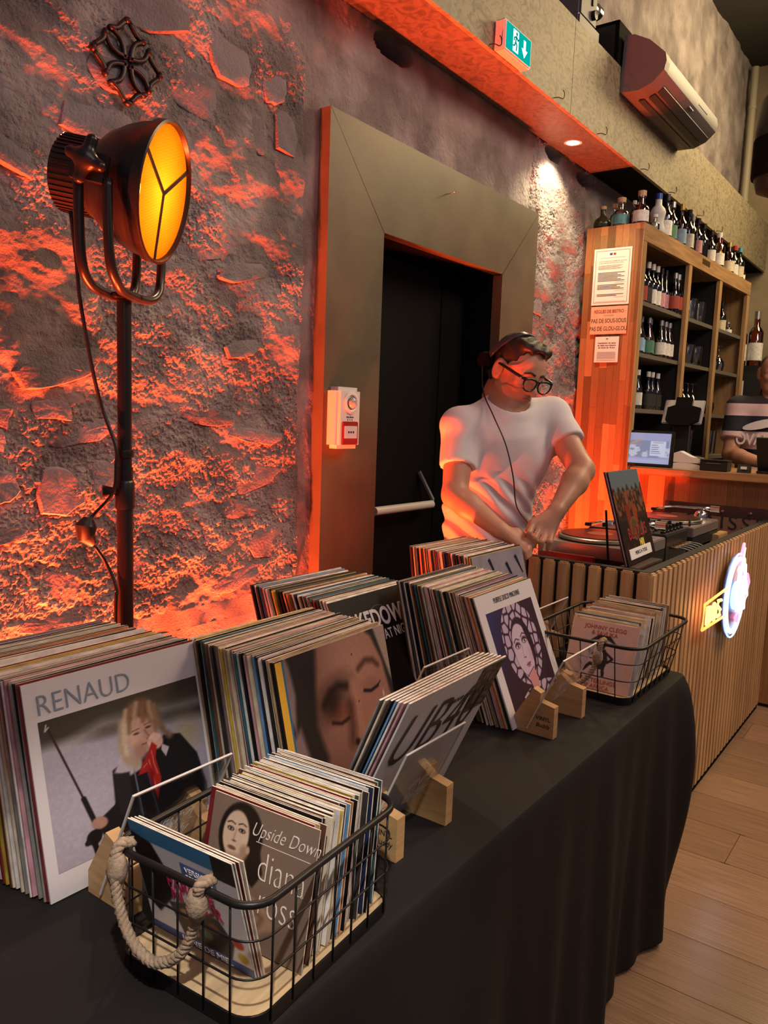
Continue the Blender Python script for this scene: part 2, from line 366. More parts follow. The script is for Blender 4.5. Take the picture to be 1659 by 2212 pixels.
def patch(mb, x0, x1, z0, z1, h):
    nx = max(2, int((x1-x0)/h)+1); nz = max(2, int((z1-z0)/h)+1)
    X, Z = np.meshgrid(np.linspace(x0, x1, nx), np.linspace(z0, z1, nz)); X = X.ravel(); Z = Z.ravel(); Y = 1.90-wall_depth(X, Z)
    i = np.arange(nx*nz).reshape(nz, nx); F = np.stack([i[:-1,:-1], i[:-1,1:], i[1:,1:], i[1:,:-1]], -1).reshape(-1, 4)
    mb.add(np.stack([X, Y, Z], 1).tolist(), F.tolist())
w = MB()
patch(w, .86, 2.15, .84, 2.92, .0034); patch(w, 3.76, 4.47, .6, 2.95, .0038); nfine = len(w.f); patch(w, .82, .86, .84, 2.92, .02); patch(w, .82, 2.15, .78, .84, .02); patch(w, .82, 2.15, 2.92, 2.95, .02); patch(w, -.8, .82, 0, 2.95, .03); patch(w, .82, 2.46, 0, .78, .04); patch(w, 2.15, 2.46, .78, 2.15, .02)
patch(w, 2.15, 3.72, 2.15, 2.95, .009); patch(w, 3.72, 3.76, .6, 2.95, .02); patch(w, 4.47, 4.62, .6, 2.95, .02); patch(w, 3.44, 3.72, 0, 2.15, .03); patch(w, 3.72, 4.62, 0, .6, .05)
patch(w, 4.62, 8.1, 0, 2.95, .06); patch(w, -.8, 8.1, 2.95, 4.75, .024)
wall = struct(w.build('wall_left', mortar, smooth=True, fix=False)); wall.data.polygons.foreach_set('use_smooth', [i >= nfine for i in range(len(w.f))]); wall['label'] = 'rough rubble stone and plaster wall washed with red light'
def stone(cx, cz, a, b, seed):
    r = random.Random(seed); n = r.choice((7, 8, 9, 10)); ang = [2*math.pi*(k+r.uniform(-.32, .32))/n for k in range(n)]; e = r.uniform(2.5, 6); ring = []
    for t in ang:
        c, s = math.cos(t), math.sin(t); k = (abs(c)**e+abs(s)**e)**(-1/e)*r.uniform(.74, 1.08); ring.append((c*k, s*k))
    out = []                                            # break the straight sides with a midpoint each
    for i, p in enumerate(ring):
        q = ring[(i+1) % n]; out += [p, ((p[0]+q[0])/2*r.uniform(.92, 1.08), (p[1]+q[1])/2*r.uniform(.92, 1.08))]
    ring = out; n = len(ring)
    y0 = 1.90-float(wall_depth(np.array([cx]), np.array([cz]))[0]); h = r.uniform(.001, .008); tx, tz = r.uniform(-.05, .05), r.uniform(-.14, .03)
    m = MB(); V = []; f = lambda p, q, sc: tx*p*a*sc+tz*q*b*sc+r.uniform(-.0016, .0016)
    for sc, d in ((1.10, -.03), (1.0, h*.35), (.93, h), (.55, h+.001)): V += [(p*a*sc, -(d+(0 if d < 0 else f(p, q, sc))), q*b*sc) for p, q in ring]
    V.append((0, -(h+.001), 0)); F = []
    for k in range(3): F += [(k*n+j, k*n+(j+1) % n, (k+1)*n+(j+1) % n, (k+1)*n+j) for j in range(n)]
    F += [(3*n+j, 3*n+(j+1) % n, 4*n) for j in range(n)]
    m.add(V, F); return m.build('stone', stone_m, wall, 30, loc=(cx, y0, cz), rot=(0, r.uniform(-.3, .3), 0), fix=False)
zz = .84; sd = 100
while zz < 2.88:
    hh = random.uniform(.06, .15); xx = .82+random.uniform(-.1, .1)
    while xx < 2.03:
        ww = random.uniform(.10, .34); sd += 1
        if random.random() < .55 and xx+ww < 2.07: stone(xx+ww/2, zz+hh/2+random.uniform(-.02, .02), ww*.46, hh*random.uniform(.34, .50), sd)
        xx += ww+random.uniform(.0, .06)
    zz += hh+random.uniform(.0, .02)
for cx, cz, a, b in ((3.92, 2.06, .06, .055), (4.10, 2.02, .05, .06), (4.02, 1.72, .07, .05), (4.22, 1.62, .06, .06), (3.95, 1.40, .08, .05), (4.16, 1.30, .09, .045), (4.28, 1.86, .04, .06), (3.98, 1.16, .07, .05), (4.2, 1.05, .08, .05)):
    sd += 1; stone(cx, cz, a, b, sd)

# door with its wide mitred board surround
door = struct(thing('door_1', 'black fire door in a deep recess behind a wide olive board surround', 'door')); del door['category']
XL, XR, ZT, xl, xr, zt = 2.148, 3.778, 2.497, 2.476, 3.428, 2.142
for pts in ([(XL, 0), (xl, 0), (xl, zt), (XL, ZT)], [(XL+.002, ZT), (xl+.002, zt+.002), (xr-.002, zt+.002), (XR-.002, ZT)], [(xr, 0), (XR, 0), (XR, ZT-.002), (xr, zt-.002)]):
    MB().prism(pts, 1.850, 1.905).build('frame_board', olive_paint, door)
rec = MB(); rec.box((xl-.02, 1.90, 0), (xl, 2.10, zt)); rec.box((xr, 1.90, 0), (xr+.02, 2.10, zt)); rec.box((xl-.02, 1.90, zt), (xr+.02, 2.10, zt+.02)); rec.box((xl-.05, 2.10, -.02), (xr+.05, 2.13, zt+.05))
rec.build('recess_lining', black_matte, door)
dl = mat('door_leaf_black', (.004,.004,.005), .6, spec=.12)
for a, b in ((xl+.004, 3.218), (3.222, xr-.004)): MB().bbox((a, 2.055, .01), (b, 2.095, zt-.01), .004).build('door_leaf', dl, door)
pb = MB().tube([(2.66, 1.99, 1.05), (3.11, 1.99, 1.05)], .019, 12).build('push_bar', mat('grey_bar', (.55,.55,.52), .35), door, 40)
MB().tube([(3.11, 1.99, 1.05), (3.13, 2.0, 1.07), (3.08, 2.05, 1.20)], .012, 8).build('bar_arm', mat('bar_arm_blue', (.06,.065,.09), .4), door, 40)
MB().tube([(2.66, 1.99, 1.05), (2.64, 2.0, 1.07), (2.66, 2.05, 1.20)], .012, 8).build('bar_arm', MATS['bar_arm_blue'], door, 40)

# boxed beam over the door
beam = struct(thing('trim_1', 'boxed chipboard beam running along the wall above the door', 'beam')); del beam['category']
for a, b in ((.6, 3.604), (3.608, 6.238), (6.242, 8.06)): MB().box((a, 1.635, 2.885), (b, 1.655, 3.30)).build('face_panel', osb, beam)
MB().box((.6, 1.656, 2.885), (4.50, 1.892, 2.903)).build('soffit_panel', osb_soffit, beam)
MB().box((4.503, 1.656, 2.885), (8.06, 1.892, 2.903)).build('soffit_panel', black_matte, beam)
MB().box((.6, 1.656, 3.28), (8.06, 1.89, 3.30)).build('top_panel', osb, beam)
struct(MB().box((2.4, -3, 4.72), (8.3, 2.1, 4.85)).build('ceiling', mat('ceiling_dark', (.035,.032,.028), .8, bump=(8, .3, .01))))
struct(MB().box((8.08, -3, 0), (8.3, 2.1, 4.72)).build('wall_back', mat('end_wall_beige', (.34,.28,.18), .8, bump=(14, .3, .01), var=(3, .2))))

# floor: oak planks running out from the wall
fl = struct(MB().box((-1.5, -3.2, -.06), (8.2, 2.2, -.008)).build('floor', mat('floor_base', (.05,.04,.03), .8)))
oak = mat('oak_plank', (.33,.205,.12), .24, bump=(7, .12, .003), var=(5, .22), stretch=(9, .9, 9), rand=.16)
um = MB().bbox((0, 0, 0), (1, 1, 1), .012).mesh('plank', oak)
x = 1.28
while x < 5.4:
    y = -2.0+random.uniform(-.8, 0)
    while y < 1.80:
        l = random.uniform(.75, 1.55); e = min(y+l, 1.82)
        o = link('plank', um, fl, (x+.001, y+.001, -.009)); o.scale = (.2375, e-y-.002, .009); y += l
    x += .2395
# ================================================================== table and cloth
def glassy(name, tint, gloss=.9, base=.05, rough=.03):
    m = bpy.data.materials.new(name); m.use_nodes = True; N = m.node_tree.nodes; L = m.node_tree.links; N.remove(N['Principled BSDF'])
    o = N['Material Output']; t = N.new('ShaderNodeBsdfTransparent'); t.inputs[0].default_value = (*tint, 1)
    g = N.new('ShaderNodeBsdfGlossy'); g.inputs['Roughness'].default_value = rough; g.inputs[0].default_value = (1,1,1,1)
    lw = N.new('ShaderNodeFresnel'); lw.inputs[0].default_value = 1.5
    mr = N.new('ShaderNodeMapRange'); mr.inputs['To Min'].default_value = base; mr.inputs['To Max'].default_value = gloss; L.new(lw.outputs[0], mr.inputs['Value'])
    mx = N.new('ShaderNodeMixShader'); L.new(mr.outputs[0], mx.inputs[0]); L.new(t.outputs[0], mx.inputs[1]); L.new(g.outputs[0], mx.inputs[2]); L.new(mx.outputs[0], o.inputs[0]); return m
acrylic = glassy('clear_acrylic', (.985,.985,.985), .5, .0)
acrylic_edge = mat('acrylic_edge', (.62,.58,.54), .25)
TX0, TX1, TY0, TY1, TZ = -.25, 2.325, .580, 1.385, .745
tb = thing('folding_table', 'long table hidden under the black cloth', 'table', (1.04, .98, 0))
MB().box((TX0+.012-1.04, TY0+.012-.98, TZ-.045), (TX1-.012-1.04, TY1-.012-.98, TZ-.006)).build('table_top', mat('table_grey', (.3,.3,.3), .6), tb)
for sx in (-1.1, 1.1):
    for sy in (-.3, .3): MB().tube([(sx, sy, 0), (sx, sy, TZ-.045)], .016, 8).build('leg', black_metal, tb)
def cloth():
    cr = .03; per = []
    def arc(cx, cy, a0):
        for k in range(9): a = R(a0+k*90/8); per.append((cx+cr*math.cos(a), cy+cr*math.sin(a), math.cos(a), math.sin(a)))
    def seg(x0, y0, x1, y1, nx, ny, n):
        for k in range(1, n): per.append((x0+(x1-x0)*k/n, y0+(y1-y0)*k/n, nx, ny))
    arc(TX0+cr, TY0+cr, 180); seg(TX0+cr, TY0, TX1-cr, TY0, 0, -1, 190); arc(TX1-cr, TY0+cr, 270); seg(TX1, TY0+cr, TX1, TY1-cr, 1, 0, 60)
    arc(TX1-cr, TY1-cr, 0); seg(TX1-cr, TY1, TX0+cr, TY1, 0, 1, 70); arc(TX0+cr, TY1-cr, 90); seg(TX0, TY1-cr, TX0, TY0+cr, -1, 0, 20)
    K = len(per); s = np.zeros(K); 
    for k in range(1, K): s[k] = s[k-1]+math.hypot(per[k][0]-per[k-1][0], per[k][1]-per[k-1][1])
    P = np.array(per); V = []; F = []
    sc = (TX1-TX0)-cr                                   # arc length at the near right corner
    def ring(off, z): return np.stack([P[:, 0]+P[:, 2]*off, P[:, 1]+P[:, 3]*off, z], 1)
    V.append(ring(-.014, np.full(K, TZ))); V.append(ring(-.004, np.full(K, TZ-.0015))); V.append(ring(0, np.full(K, TZ-.007)))
    w = .35+.65*np.exp(-((s-sc)/.75)**2)                # folds gather towards the corner
    corner = np.exp(-((s-sc-.02)/.055)**2)
    inner = (P[:, 2] > .9) & (P[:, 1] > .70)            # squeezed between the table and the booth
    for k in range(1, 27):
        t = k/26; z = TZ-.007-(TZ-.03)*t
        fold = np.sin(s*19+1.4*np.sin(s*4.3)+.8*t)+.45*np.sin(s*41+2+1.5*np.sin(s*3.1))+.5*fbm2(s*9, s*0+t*1.3, 3, 31)
        off = .004+.004*t+w*(t**.75)*.022*fold+corner*.045*math.sin(math.pi*min(1, t*1.12)**.8)
        off = np.where(inner, np.clip(off, .004, .05), np.where(P[:, 3] > .5, .01, off))
        hem = (.008*np.sin(s*5)-.02*corner)*t
        V.append(ring(off, z+np.zeros(K)+hem*1.))
    n = len(V); A = np.concatenate(V)
    F = [tuple(range(K))]
    for r in range(n-1): F += [(r*K+j, (r+1)*K+j, (r+1)*K+(j+1) % K, r*K+(j+1) % K) for j in range(K)]
    m = MB(); m.add(A.tolist(), F); return m
clm = mat('black_tablecloth', (.014,.0125,.012), .7, bump=(420, .25, .001), var=(2.2, .25), spec=.25)
cl = cloth().build('tablecloth', clm, smooth=35); tag(cl, 'black cloth draped over the long record table', 'tablecloth')
TOP = TZ+.0005

# ================================================================== stands for the albums
pine = mat('pine_block', (.50,.30,.13), .5, bump=(40, .1, .001), var=(14, .16), stretch=(1, 1, 7), rand=.05)
block_prof = [(-.068,0),(.03,0),(.03,.034),(-.014,.108),(-.033,.100),(-.032,.080),(-.068,.073)]
def stand(x, y, wd, label, etched=True):
    t = thing('record_stand', label, 'record stand', (x, y, TOP), group='album stands with clear front panels')
    for k, bx in enumerate((.004, wd-.026)):
        b = MB().prism(block_prof, bx, bx+.022, 'YZ').build('block', pine, t)
        for s_, dy in ((('VINYL', .052), ('Buddy', .036)) if k == 0 else ()):
            text('lettering', s_, .0135 if s_ == 'VINYL' else .0145, ink, b, Matrix.Translation((bx-.0004, -.042, dy-.01)) @ LEFTW, shear=0 if s_ == 'VINYL' else .25, sx=.95)
    mt = Matrix.Rotation(R(24), 4, 'X'); m = MB()
    m.box((0, -.0015, .012), (wd, .0015, .205), 0, mt)
    e = .0006
    for lo, hi in (((0,-.0017,.205-.0022),(wd,.0017,.2055)), ((-e,-.0017,.012),(.0022,.0017,.205)), ((wd-.0022,-.0017,.012),(wd+e,.0017,.205))): m.box(lo, hi, 1, mt)
    pn = m.build('front_panel', [acrylic, acrylic_edge], t)
    et = mat('etched_white', (.8,.78,.76), .6) if x < .9 else mat('etched_faint', (.34,.32,.31), .6)
    if etched:
        for s_, dz in (('VINYL', .105), ('Buddy', .078)):
            text('lettering', s_, .034 if s_ == 'VINYL' else .032, et, pn, mt @ Matrix.Translation((wd*.55, -.003, dz)) @ FRONT, shear=.28, sx=.85, extrude=.0001)
    return t
stand(.627, .945, .180, 'album stand in front of the leftmost stack with the angler cover')
stand(.978, .735, .180, 'album stand under the forward-tilted silver album')
stand(1.36, .955, .190, 'album stand before the black album stack, half hidden by the silver album', False)
stand(1.607, .748, .195, 'album stand in front of the purple portrait album')
stand(2.02, 1.000, .200, 'album stand before the pale marbled album, beside the far basket', False)

# ================================================================== albums
edge_m = mat('sleeve_edge', (.78,.68,.55), .75, var=(60, .35))
PAL = [('cream','#cdbfa6',11),('black','#151415',13),('white','#d6d2cb',11),('dark red','#6b1d22',4),('navy','#1d2748',5),('sky-blue','#5d8ab0',3),('orange','#b4602b',3),
       ('brown','#573a2a',4),('grey','#7b7874',4),('yellow','#b6973a',2),('green','#3b5740',2),('pink','#b88890',2),('tan','#a48864',5),('charcoal','#2d2b2b',7),('teal','#2d5860',2),('mauve','#7d6079',2)]
SL = [(n, mat('sleeve_'+n.replace(' ', '_').replace('-', '_'), h, .45, var=(30, .3), rand=.12)) for n, h, k in PAL]
POOL = [i for i, p in enumerate(PAL) for _ in range(p[2])]
def sleeve_mesh(sz, th, name):
    m = MB(); a = .0008
    m.box((0, 0, 0), (sz, th, sz)); m.m = [0, 1, 0, 1, 0, 0]            # top and right-hand edges show paper
    me = m.mesh(name, [SL[0][1], edge_m], fix=False); return me
LPM = {t: sleeve_mesh(.315, t, 'album_sleeve') for t in (.0024, .0031, .0038)}
SGM = {t: sleeve_mesh(.180, t, 'single_sleeve') for t in (.0018, .0026)}
prev = [-1]
def sleeve(name, me, ci, loc, rot, label, cat, group):
    o = link(name, me, None, loc, rot)
    o.material_slots[0].link = 'OBJECT'; o.material_slots[0].material = SL[ci][1] if isinstance(ci, int) else ci
    o.material_slots[1].link = 'OBJECT'; o.material_slots[1].material = edge_m
    return tag(o, label, cat, group)
def pick():
    while True:
        c = random.choice(POOL)
        if c != prev[0]: prev[0] = c; return c
def stack(front, back, n, front_mat, front_label, behind, group, skip=0.):
    """front/back: (x, y, yaw deg, lean deg) of the first and last sleeve's lower left front corner"""
    first = None
    for i in range(n):
        t = i/(n-1); x, y, yw, ln = (a+(b-a)*t for a, b in zip(front, back)); x += random.uniform(-.004, .004) if i else 0
        yw += random.uniform(-.3, .3) if i else 0; ln += random.uniform(-.15, .15) if i else 0; tl = random.uniform(-.4, .4) if i else 0
        th = random.choice(list(LPM)); dz = random.uniform(0, .004)
        if i == 0: lab, c = front_label, front_mat
        else:
            c = pick(); lab = f"{PAL[c][0]} album sleeve, {ordn(i)} behind {behind}"
        o = sleeve('album_sleeve', LPM[th], c, (x, y, TOP+.001+dz), (R(-ln), R(tl), R(yw)), lab, 'record', group)
        if i == 0: first = o
    return first
pale = mat('sleeve_front_pale', '#cfc8c8', .4, var=(6, .05)); silver = mat('sleeve_front_silver', '#cfccc9', .35, var=(5, .06)); jet = mat('sleeve_front_jet', '#171313', .35, var=(9, .2))
marble = mat('sleeve_front_marble', '#8f8a97', .5, var=(14, .2)); white_sl = mat('sleeve_front_white', '#d9d4d6', .4)
A = stack((.578, .985, -1.1, 13.5), (.540, 1.215, 0, 11.0), 45, pale, 'grey-white album with an angler photo at the front of the leftmost stack', 'the angler-photo cover', 'albums in the leftmost stack')
B = stack((.902, .792, 2.0, 13.8), (.893, 1.000, .4, 12.0), 49, jet, 'album with a close-up of a sleeping face, behind the silver album', 'the sleeping-face cover', 'albums in the stack behind the sleeping-face cover')
Cc = stack((1.352, .990, 1.2, 27), (1.302, 1.232, -1.5, 19), 48, jet, 'black album with bold white lettering, second row', 'the black cover with white lettering', 'albums in the stack behind the black cover')
D = stack((1.591, .768, 1.3, 22.5), (1.571, 1.016, .8, 14.3), 56, white_sl, 'white-bordered album with a purple portrait of a face among discs', 'the purple portrait cover', 'albums in the stack behind the purple portrait')
E_ = stack((1.995, 1.050, -1.0, 15), (1.985, 1.300, -2, 8), 50, marble, 'pale marbled album with dark arrow marks, by the slatted booth', 'the pale marbled cover', 'albums in the stack beside the DJ')
for i in range(7):
    lab = 'silver album with large italic lettering, tilted forward on its stand' if i == 0 else None
    c = silver if i == 0 else [11, 2, 5, 13, 0, 8][i-1]
    if lab is None: lab = f"{PAL[c][0]} album sleeve tilted forward, {ordn(i)} behind the silver cover"
    o = sleeve('album_sleeve', LPM[.0031], c, (.936-.004*i+(random.uniform(-.003, .003) if i else 0), .752+.0048*i, TOP+.002), (R(24.2-.25*i), 0, R(.8+.15*i)), lab, 'record', 'albums tilted forward on the middle stand')
    if i == 0: F_ = o
# --- cover prints
S = .315
def angler(u, v):
    k = Ink(u, v, (.60,.57,.62)); n = fbm2(u*3, v*7, 3, 2)
    band = np.clip((v-.80+.16*u+.04*n)/.10, 0, 1)[:, None]; k.c = k.c*(1-band)+np.array((.22,.19,.15))*band
    k.line([(-.1,.72),(.35,.86),(1.1,.80)], .03, (.66,.63,.64), .08, .8); k.ell(.88, .60, .06, .09, (.62,.55,.34), .18, a=.8); k.ell(.15, .30, .35, .3, (.70,.67,.72), .5, a=.6); k.ell(.75, .90, .35, .06, (.34,.31,.24), .2, a=.7)
    k.line([(.04,.97),(.20,.35)], .006, (.16,.12,.11), .006); k.line([(.185,.41),(.25,.14)], .015, (.10,.08,.08), .008); k.line([(.04,.97),(.03,.93),(.05,.95)], .004, (.75,.7,.66), .006)
    k.poly([(.30,.06),(.36,.30),(.37,.52),(.46,.57),(.60,.56),(.72,.64),(.83,.61),(.93,.42),(.97,.16),(.95,-.02),(.40,-.02)], (.085,.072,.085), .012)
    k.poly([(.24,.22),(.38,.30),(.44,.06),(.28,.08)], (.085,.072,.085), .012)
    k.poly([(.38,.50),(.44,.62),(.56,.62),(.55,.46),(.47,.44)], (.66,.62,.64), .02); k.poly([(.37,.49),(.47,.47),(.47,.18),(.38,.20)], (.13,.11,.13), .015)
    k.line([(.50,.47),(.52,.05)], .004, (.42,.43,.52), .008); k.line([(.58,.44),(.62,.05)], .003, (.30,.29,.36), .008)
    k.ell(.585, .795, .125, .165, (.42,.30,.21), .03); k.line([(.475,.82),(.455,.66),(.475,.56),(.52,.50)], .032, (.63,.54,.45), .03); k.line([(.69,.78),(.72,.68),(.76,.62)], .020, (.46,.35,.26), .03)
    k.ell(.57, .70, .085, .125, (.74,.58,.50), .02, .12); k.ell(.625, .70, .055, .10, (.66,.49,.42), .05, .1, .8); k.ell(.555, .585, .05, .06, (.62,.46,.40), .04)
    for x0_, y0_, x1_, y1_, c_ in ((.50,.90,.475,.70,(.72,.62,.51)),(.54,.92,.50,.74,(.50,.37,.27)),(.57,.93,.545,.78,(.66,.55,.44)),(.61,.92,.60,.79,(.47,.34,.25)),(.65,.91,.665,.79,(.62,.51,.41)),(.68,.88,.70,.72,(.52,.40,.30)),(.48,.80,.47,.60,(.74,.65,.55))): k.line([(x0_,y0_),((x0_+x1_)/2-.008,(y0_+y1_)/2),(x1_,y1_)], .016, c_, .022, .85)
    for ex, ey in ((.545,.715),(.625,.735)): k.ell(ex, ey, .018, .008, (.24,.17,.15), .010); k.line([(ex-.024,ey+.024),(ex+.02,ey+.030)], .004, (.42,.30,.23), .008)
    k.line([(.60,.72),(.625,.665),(.61,.655)], .005, (.52,.37,.31), .012); k.line([(.575,.625),(.60,.625)], .005, (.45,.26,.23), .010)
    k.ell(.66, .615, .050, .060, (.78,.62,.55), .014, .3)
    for j in range(4): k.line([(.63+.012*j,.655-.010*j),(.655+.012*j,.675-.010*j)], .008, (.82,.67,.60), .01)
    k.poly([(.70,.58),(.745,.54),(.715,.48),(.69,.54)], (.70,.65,.66), .008)
    k.poly([(.60,.55),(.635,.62),(.665,.58),(.645,.50),(.665,.34),(.625,.20),(.605,.30),(.585,.42),(.52,.42),(.565,.50)], (.62,.12,.10), .010)
    k.line([(.60,.50),(.615,.38),(.622,.27)], .0022, (.84,.5,.48), .005); k.line([(.625,.56),(.63,.46),(.645,.38)], .002, (.84,.5,.48), .005); k.line([(.56,.46),(.585,.48)], .002, (.84,.5,.48), .005); k.poly([(.60,.46),(.625,.40),(.61,.30),(.595,.36)], (.45,.06,.06), .02)
    k.ell(.255, .21, .050, .040, (.64,.48,.42), .012, -.5); k.ell(.215, .13, .045, .05, (.08,.06,.06), .01); k.ell(.175, .11, .018, .02, (.12,.1,.1), .006); k.line([(.21,.10),(.225,.0)], .016, (.07,.05,.05), .008)
    k.grain(60, .08, 3); return k.c
print_panel('photo_print', S*.915, S*.70, 230, 180, angler, A, S*.055, S*.115)
text('title_lettering', 'RENAUD', .043, mat('title_grey_blue', (.20,.24,.30), .5), A, at_front(.017, .279), 'LEFT', spacing=1.02, offset=-.0006, sx=.92)
text('title_lettering', 'GAGNE', .016, mat('title_grey_blue'), A, at_front(.235, .018), 'LEFT', spacing=1.8)
def sleeper(u, v):
    k = Ink(u, v, (.60,.42,.36))
    sh = np.clip((.62-u-.22*(v-.5))/.55, 0, 1)[:, None]**1.2; k.c = k.c*(1-.55*sh)+np.array((.20,.10,.08))*.55*sh
    sh = np.clip((.45-v)/.5, 0, 1)[:, None]*np.clip(1.1-u, 0, 1)[:, None]; k.c = k.c*(1-.6*sh)+np.array((.17,.07,.06))*.6*sh
    k.ell(.62, .80, .26, .24, (.71,.53,.45), .35, .2, .8); k.ell(.72, .52, .16, .2, (.69,.47,.39), .25, 0, .8)
    k.poly([(.0,1.05),(.30,1.05),(.24,.80),(.20,.60),(.26,.40),(.18,.22),(.10,0),(-.05,0)], (.13,.10,.09), .05)
    k.poly([(-.05,.55),(.06,.62),(.10,.45),(.14,.24),(.30,.02),(-.05,-.05)], (.46,.36,.36), .04); k.poly([(.04,.95),(.0,1.05),(-.05,.8),(.02,.6),(.06,.8)], (.45,.38,.37), .03)
    k.poly([(.72,1.05),(.84,.96),(.92,.80),(.96,.60),(1.05,.40),(1.05,1.05)], (.15,.14,.12), .03); k.poly([(.86,1.05),(.90,.93),(.98,.70),(1.05,.55),(1.05,1.05)], (.64,.55,.50), .025)
    k.ell(.38, .70, .13, .07, (.13,.07,.055), .16, .35, .8); k.line([(.29,.68),(.36,.735),(.44,.755),(.52,.735)], .016, (.10,.055,.045), .05); k.line([(.66,.80),(.74,.835),(.82,.82),(.87,.78)], .017, (.35,.22,.18), .03)
    k.ell(.42, .60, .10, .05, (.52,.30,.24), .07); k.line([(.34,.57),(.42,.545),(.50,.555)], .008, (.09,.04,.04), .02); k.ell(.36, .66, .06, .06, (.12,.06,.05), .1, a=.7)
    k.ell(.76, .685, .075, .04, (.60,.42,.35), .05); k.line([(.69,.665),(.76,.648),(.84,.66)], .009, (.07,.04,.04), .014); k.line([(.84,.665),(.87,.68)], .004, (.07,.04,.04), .01)
    k.line([(.59,.72),(.60,.52),(.62,.44)], .03, (.72,.52,.44), .06, .8); k.ell(.545, .405, .022, .018, (.11,.04,.035), .02); k.ell(.655, .415, .022, .015, (.11,.04,.035), .015); k.line([(.50,.42),(.52,.5),(.53,.62)], .03, (.20,.10,.08), .08, .7)
    k.ell(.60, .255, .12, .05, (.45,.17,.15), .03); k.line([(.49,.25),(.60,.235),(.72,.26)], .007, (.13,.04,.04), .012); k.ell(.60, .195, .09, .035, (.52,.24,.21), .03)
    k.ell(.62, .895, .006, .006, (.2,.1,.08), .008); k.ell(.62, .62, .006, .006, (.2,.1,.08), .008); k.ell(.885, .60, .008, .022, (.85,.76,.70), .01); k.ell(.91, .565, .007, .018, (.85,.76,.70), .01)
    k.grain(80, .08, 5); return k.c
print_panel('photo_print', S*.93, S, 190, 190, sleeper, B, S*.07, 0)
MB().box((.002, -.0008, .001), (S*.055, -.0004, S-.002)).build('spine_strip', mat('strip_gold', '#c8952f', .5), B); MB().box((S*.055, -.0008, .001), (S*.07, -.0004, S-.002)).build('spine_strip', mat('strip_teal', '#2c5a74', .5), B)
def dots(u, v):
    dk = (.20,.11,.17); k = Ink(u, v, dk); tl = np.clip(1.25-u*2.4-(1-v)*1.5, 0, 1)[:, None]; k.c = k.c*(1-tl)+np.array((.20,.18,.38))*tl
    lil = np.array((.74,.66,.76)); r_ = random.Random(5); pts = []
    while len(pts) < 95:
        p = (r_.uniform(0, 1), r_.uniform(-.05, 1.05))
        if all(math.hypot(p[0]-q_[0], p[1]-q_[1]) > .092 for q_ in pts) or r_.random() < .0005: pts.append(p)
    D_ = np.sort(np.stack([np.hypot(u-a_, (v-b_)*.9) for a_, b_ in pts]), 0)[:2]; cell = np.clip((D_[1]-D_[0]-.014)/.012, 0, 1)
    hood = ((u-.53)/.37)**2+((v-.62)/.42)**2 < 1; body = (v < .20-.5*(u-.62)**2) & (u > .24+.5*np.clip(.12-v, -1, 1)*0) & (u < .95)
    w_ = (cell*(hood | body))[:, None]; k.c = k.c*(1-w_)+lil*w_
    k.ell(.535, .57, .215, .30, dk, .01); k.ell(.51, .545, .185, .262, (.80,.72,.80), .010, .06); k.poly([(.60,.86),(.73,.70),(.745,.46),(.66,.34),(.665,.55),(.62,.72)], (.16,.08,.13), .015)
    k.ell(.63, .47, .035, .06, (.76,.60,.66), .06, a=.7)
    for ex, ey, s_ in ((.425,.60,1.),(.585,.63,1.05)):
        k.ell(ex, ey+.004, .056*s_, .033*s_, (.38,.24,.30), .014); k.ell(ex, ey-.004, .043*s_, .018*s_, (.88,.82,.88), .006); k.ell(ex+.004, ey-.001, .017*s_, .019*s_, (.20,.11,.16), .005); k.ell(ex+.009, ey+.004, .005, .005, (.95,.92,.95), .003)
        k.line([(ex-.048*s_,ey-.004),(ex-.012,ey+.022*s_),(ex+.045*s_,ey+.004)], .006, (.18,.09,.14), .005); k.line([(ex-.060,ey+.042),(ex-.01,ey+.072),(ex+.055,ey+.050)], .006, (.22,.12,.17), .006)
    k.line([(.505,.60),(.485,.49),(.50,.475)], .003, (.55,.40,.47), .006); k.ell(.515, .468, .016, .005, (.25,.14,.19), .006); k.ell(.485, .472, .010, .004, (.25,.14,.19), .005)
    k.ell(.535, .400, .046, .013, (.66,.36,.44), .007, .10); k.ell(.537, .378, .036, .014, (.70,.42,.50), .008, .08); k.line([(.488,.392),(.53,.392),(.582,.402)], .0035, (.25,.10,.16), .004)
    k.poly([(.47,.30),(.62,.34),(.64,.22),(.62,.15),(.54,.13),(.48,.20)], (.80,.56,.58), .012); k.line([(.40,.26),(.47,.30),(.62,.35)], .004, dk, .006); return k.c
print_panel('art_print', S*.80, S*.80, 170, 170, dots, D, S*.10, S*.055)
text('title_lettering', 'PURPLE DISCO MACHINE', .0185, ink, D, at_front(S/2, .292), sx=.62, spacing=1.12)
gry = mat('lettering_pale', (.62,.58,.60), .5)
text('title_lettering', 'SHAKEDOWN', .062, gry, Cc, at_front(.300, .248), 'RIGHT', sx=.80, offset=.0016); text('title_lettering', 'AT NIGHT', .034, gry, Cc, at_front(.288, .205), 'RIGHT', sx=.80, offset=.0004)
MB().bbox((.288, -.0012, .283), (.309, -.0004, .308), .0003).build('price_sticker', paper, Cc)
arc = MB().tube([(.05+.235*math.cos(R(a))*.5+.12, -.0005, .03+.25*math.sin(R(a))) for a in range(40, 125, 6)], .0006, 4).build('ring_wear', mat('ring_wear', (.11,.10,.09), .5), Cc)
text('title_lettering', 'UB40', .150, mat('lettering_umber', (.035,.025,.022), .5), F_, at_front(.140, .222), shear=.32, sx=.80, offset=-.0016)
text('title_lettering', 'LABOUR OF LOVE', .013, mat('lettering_umber'), F_, at_front(.20, .262, -.0016), shear=.4)
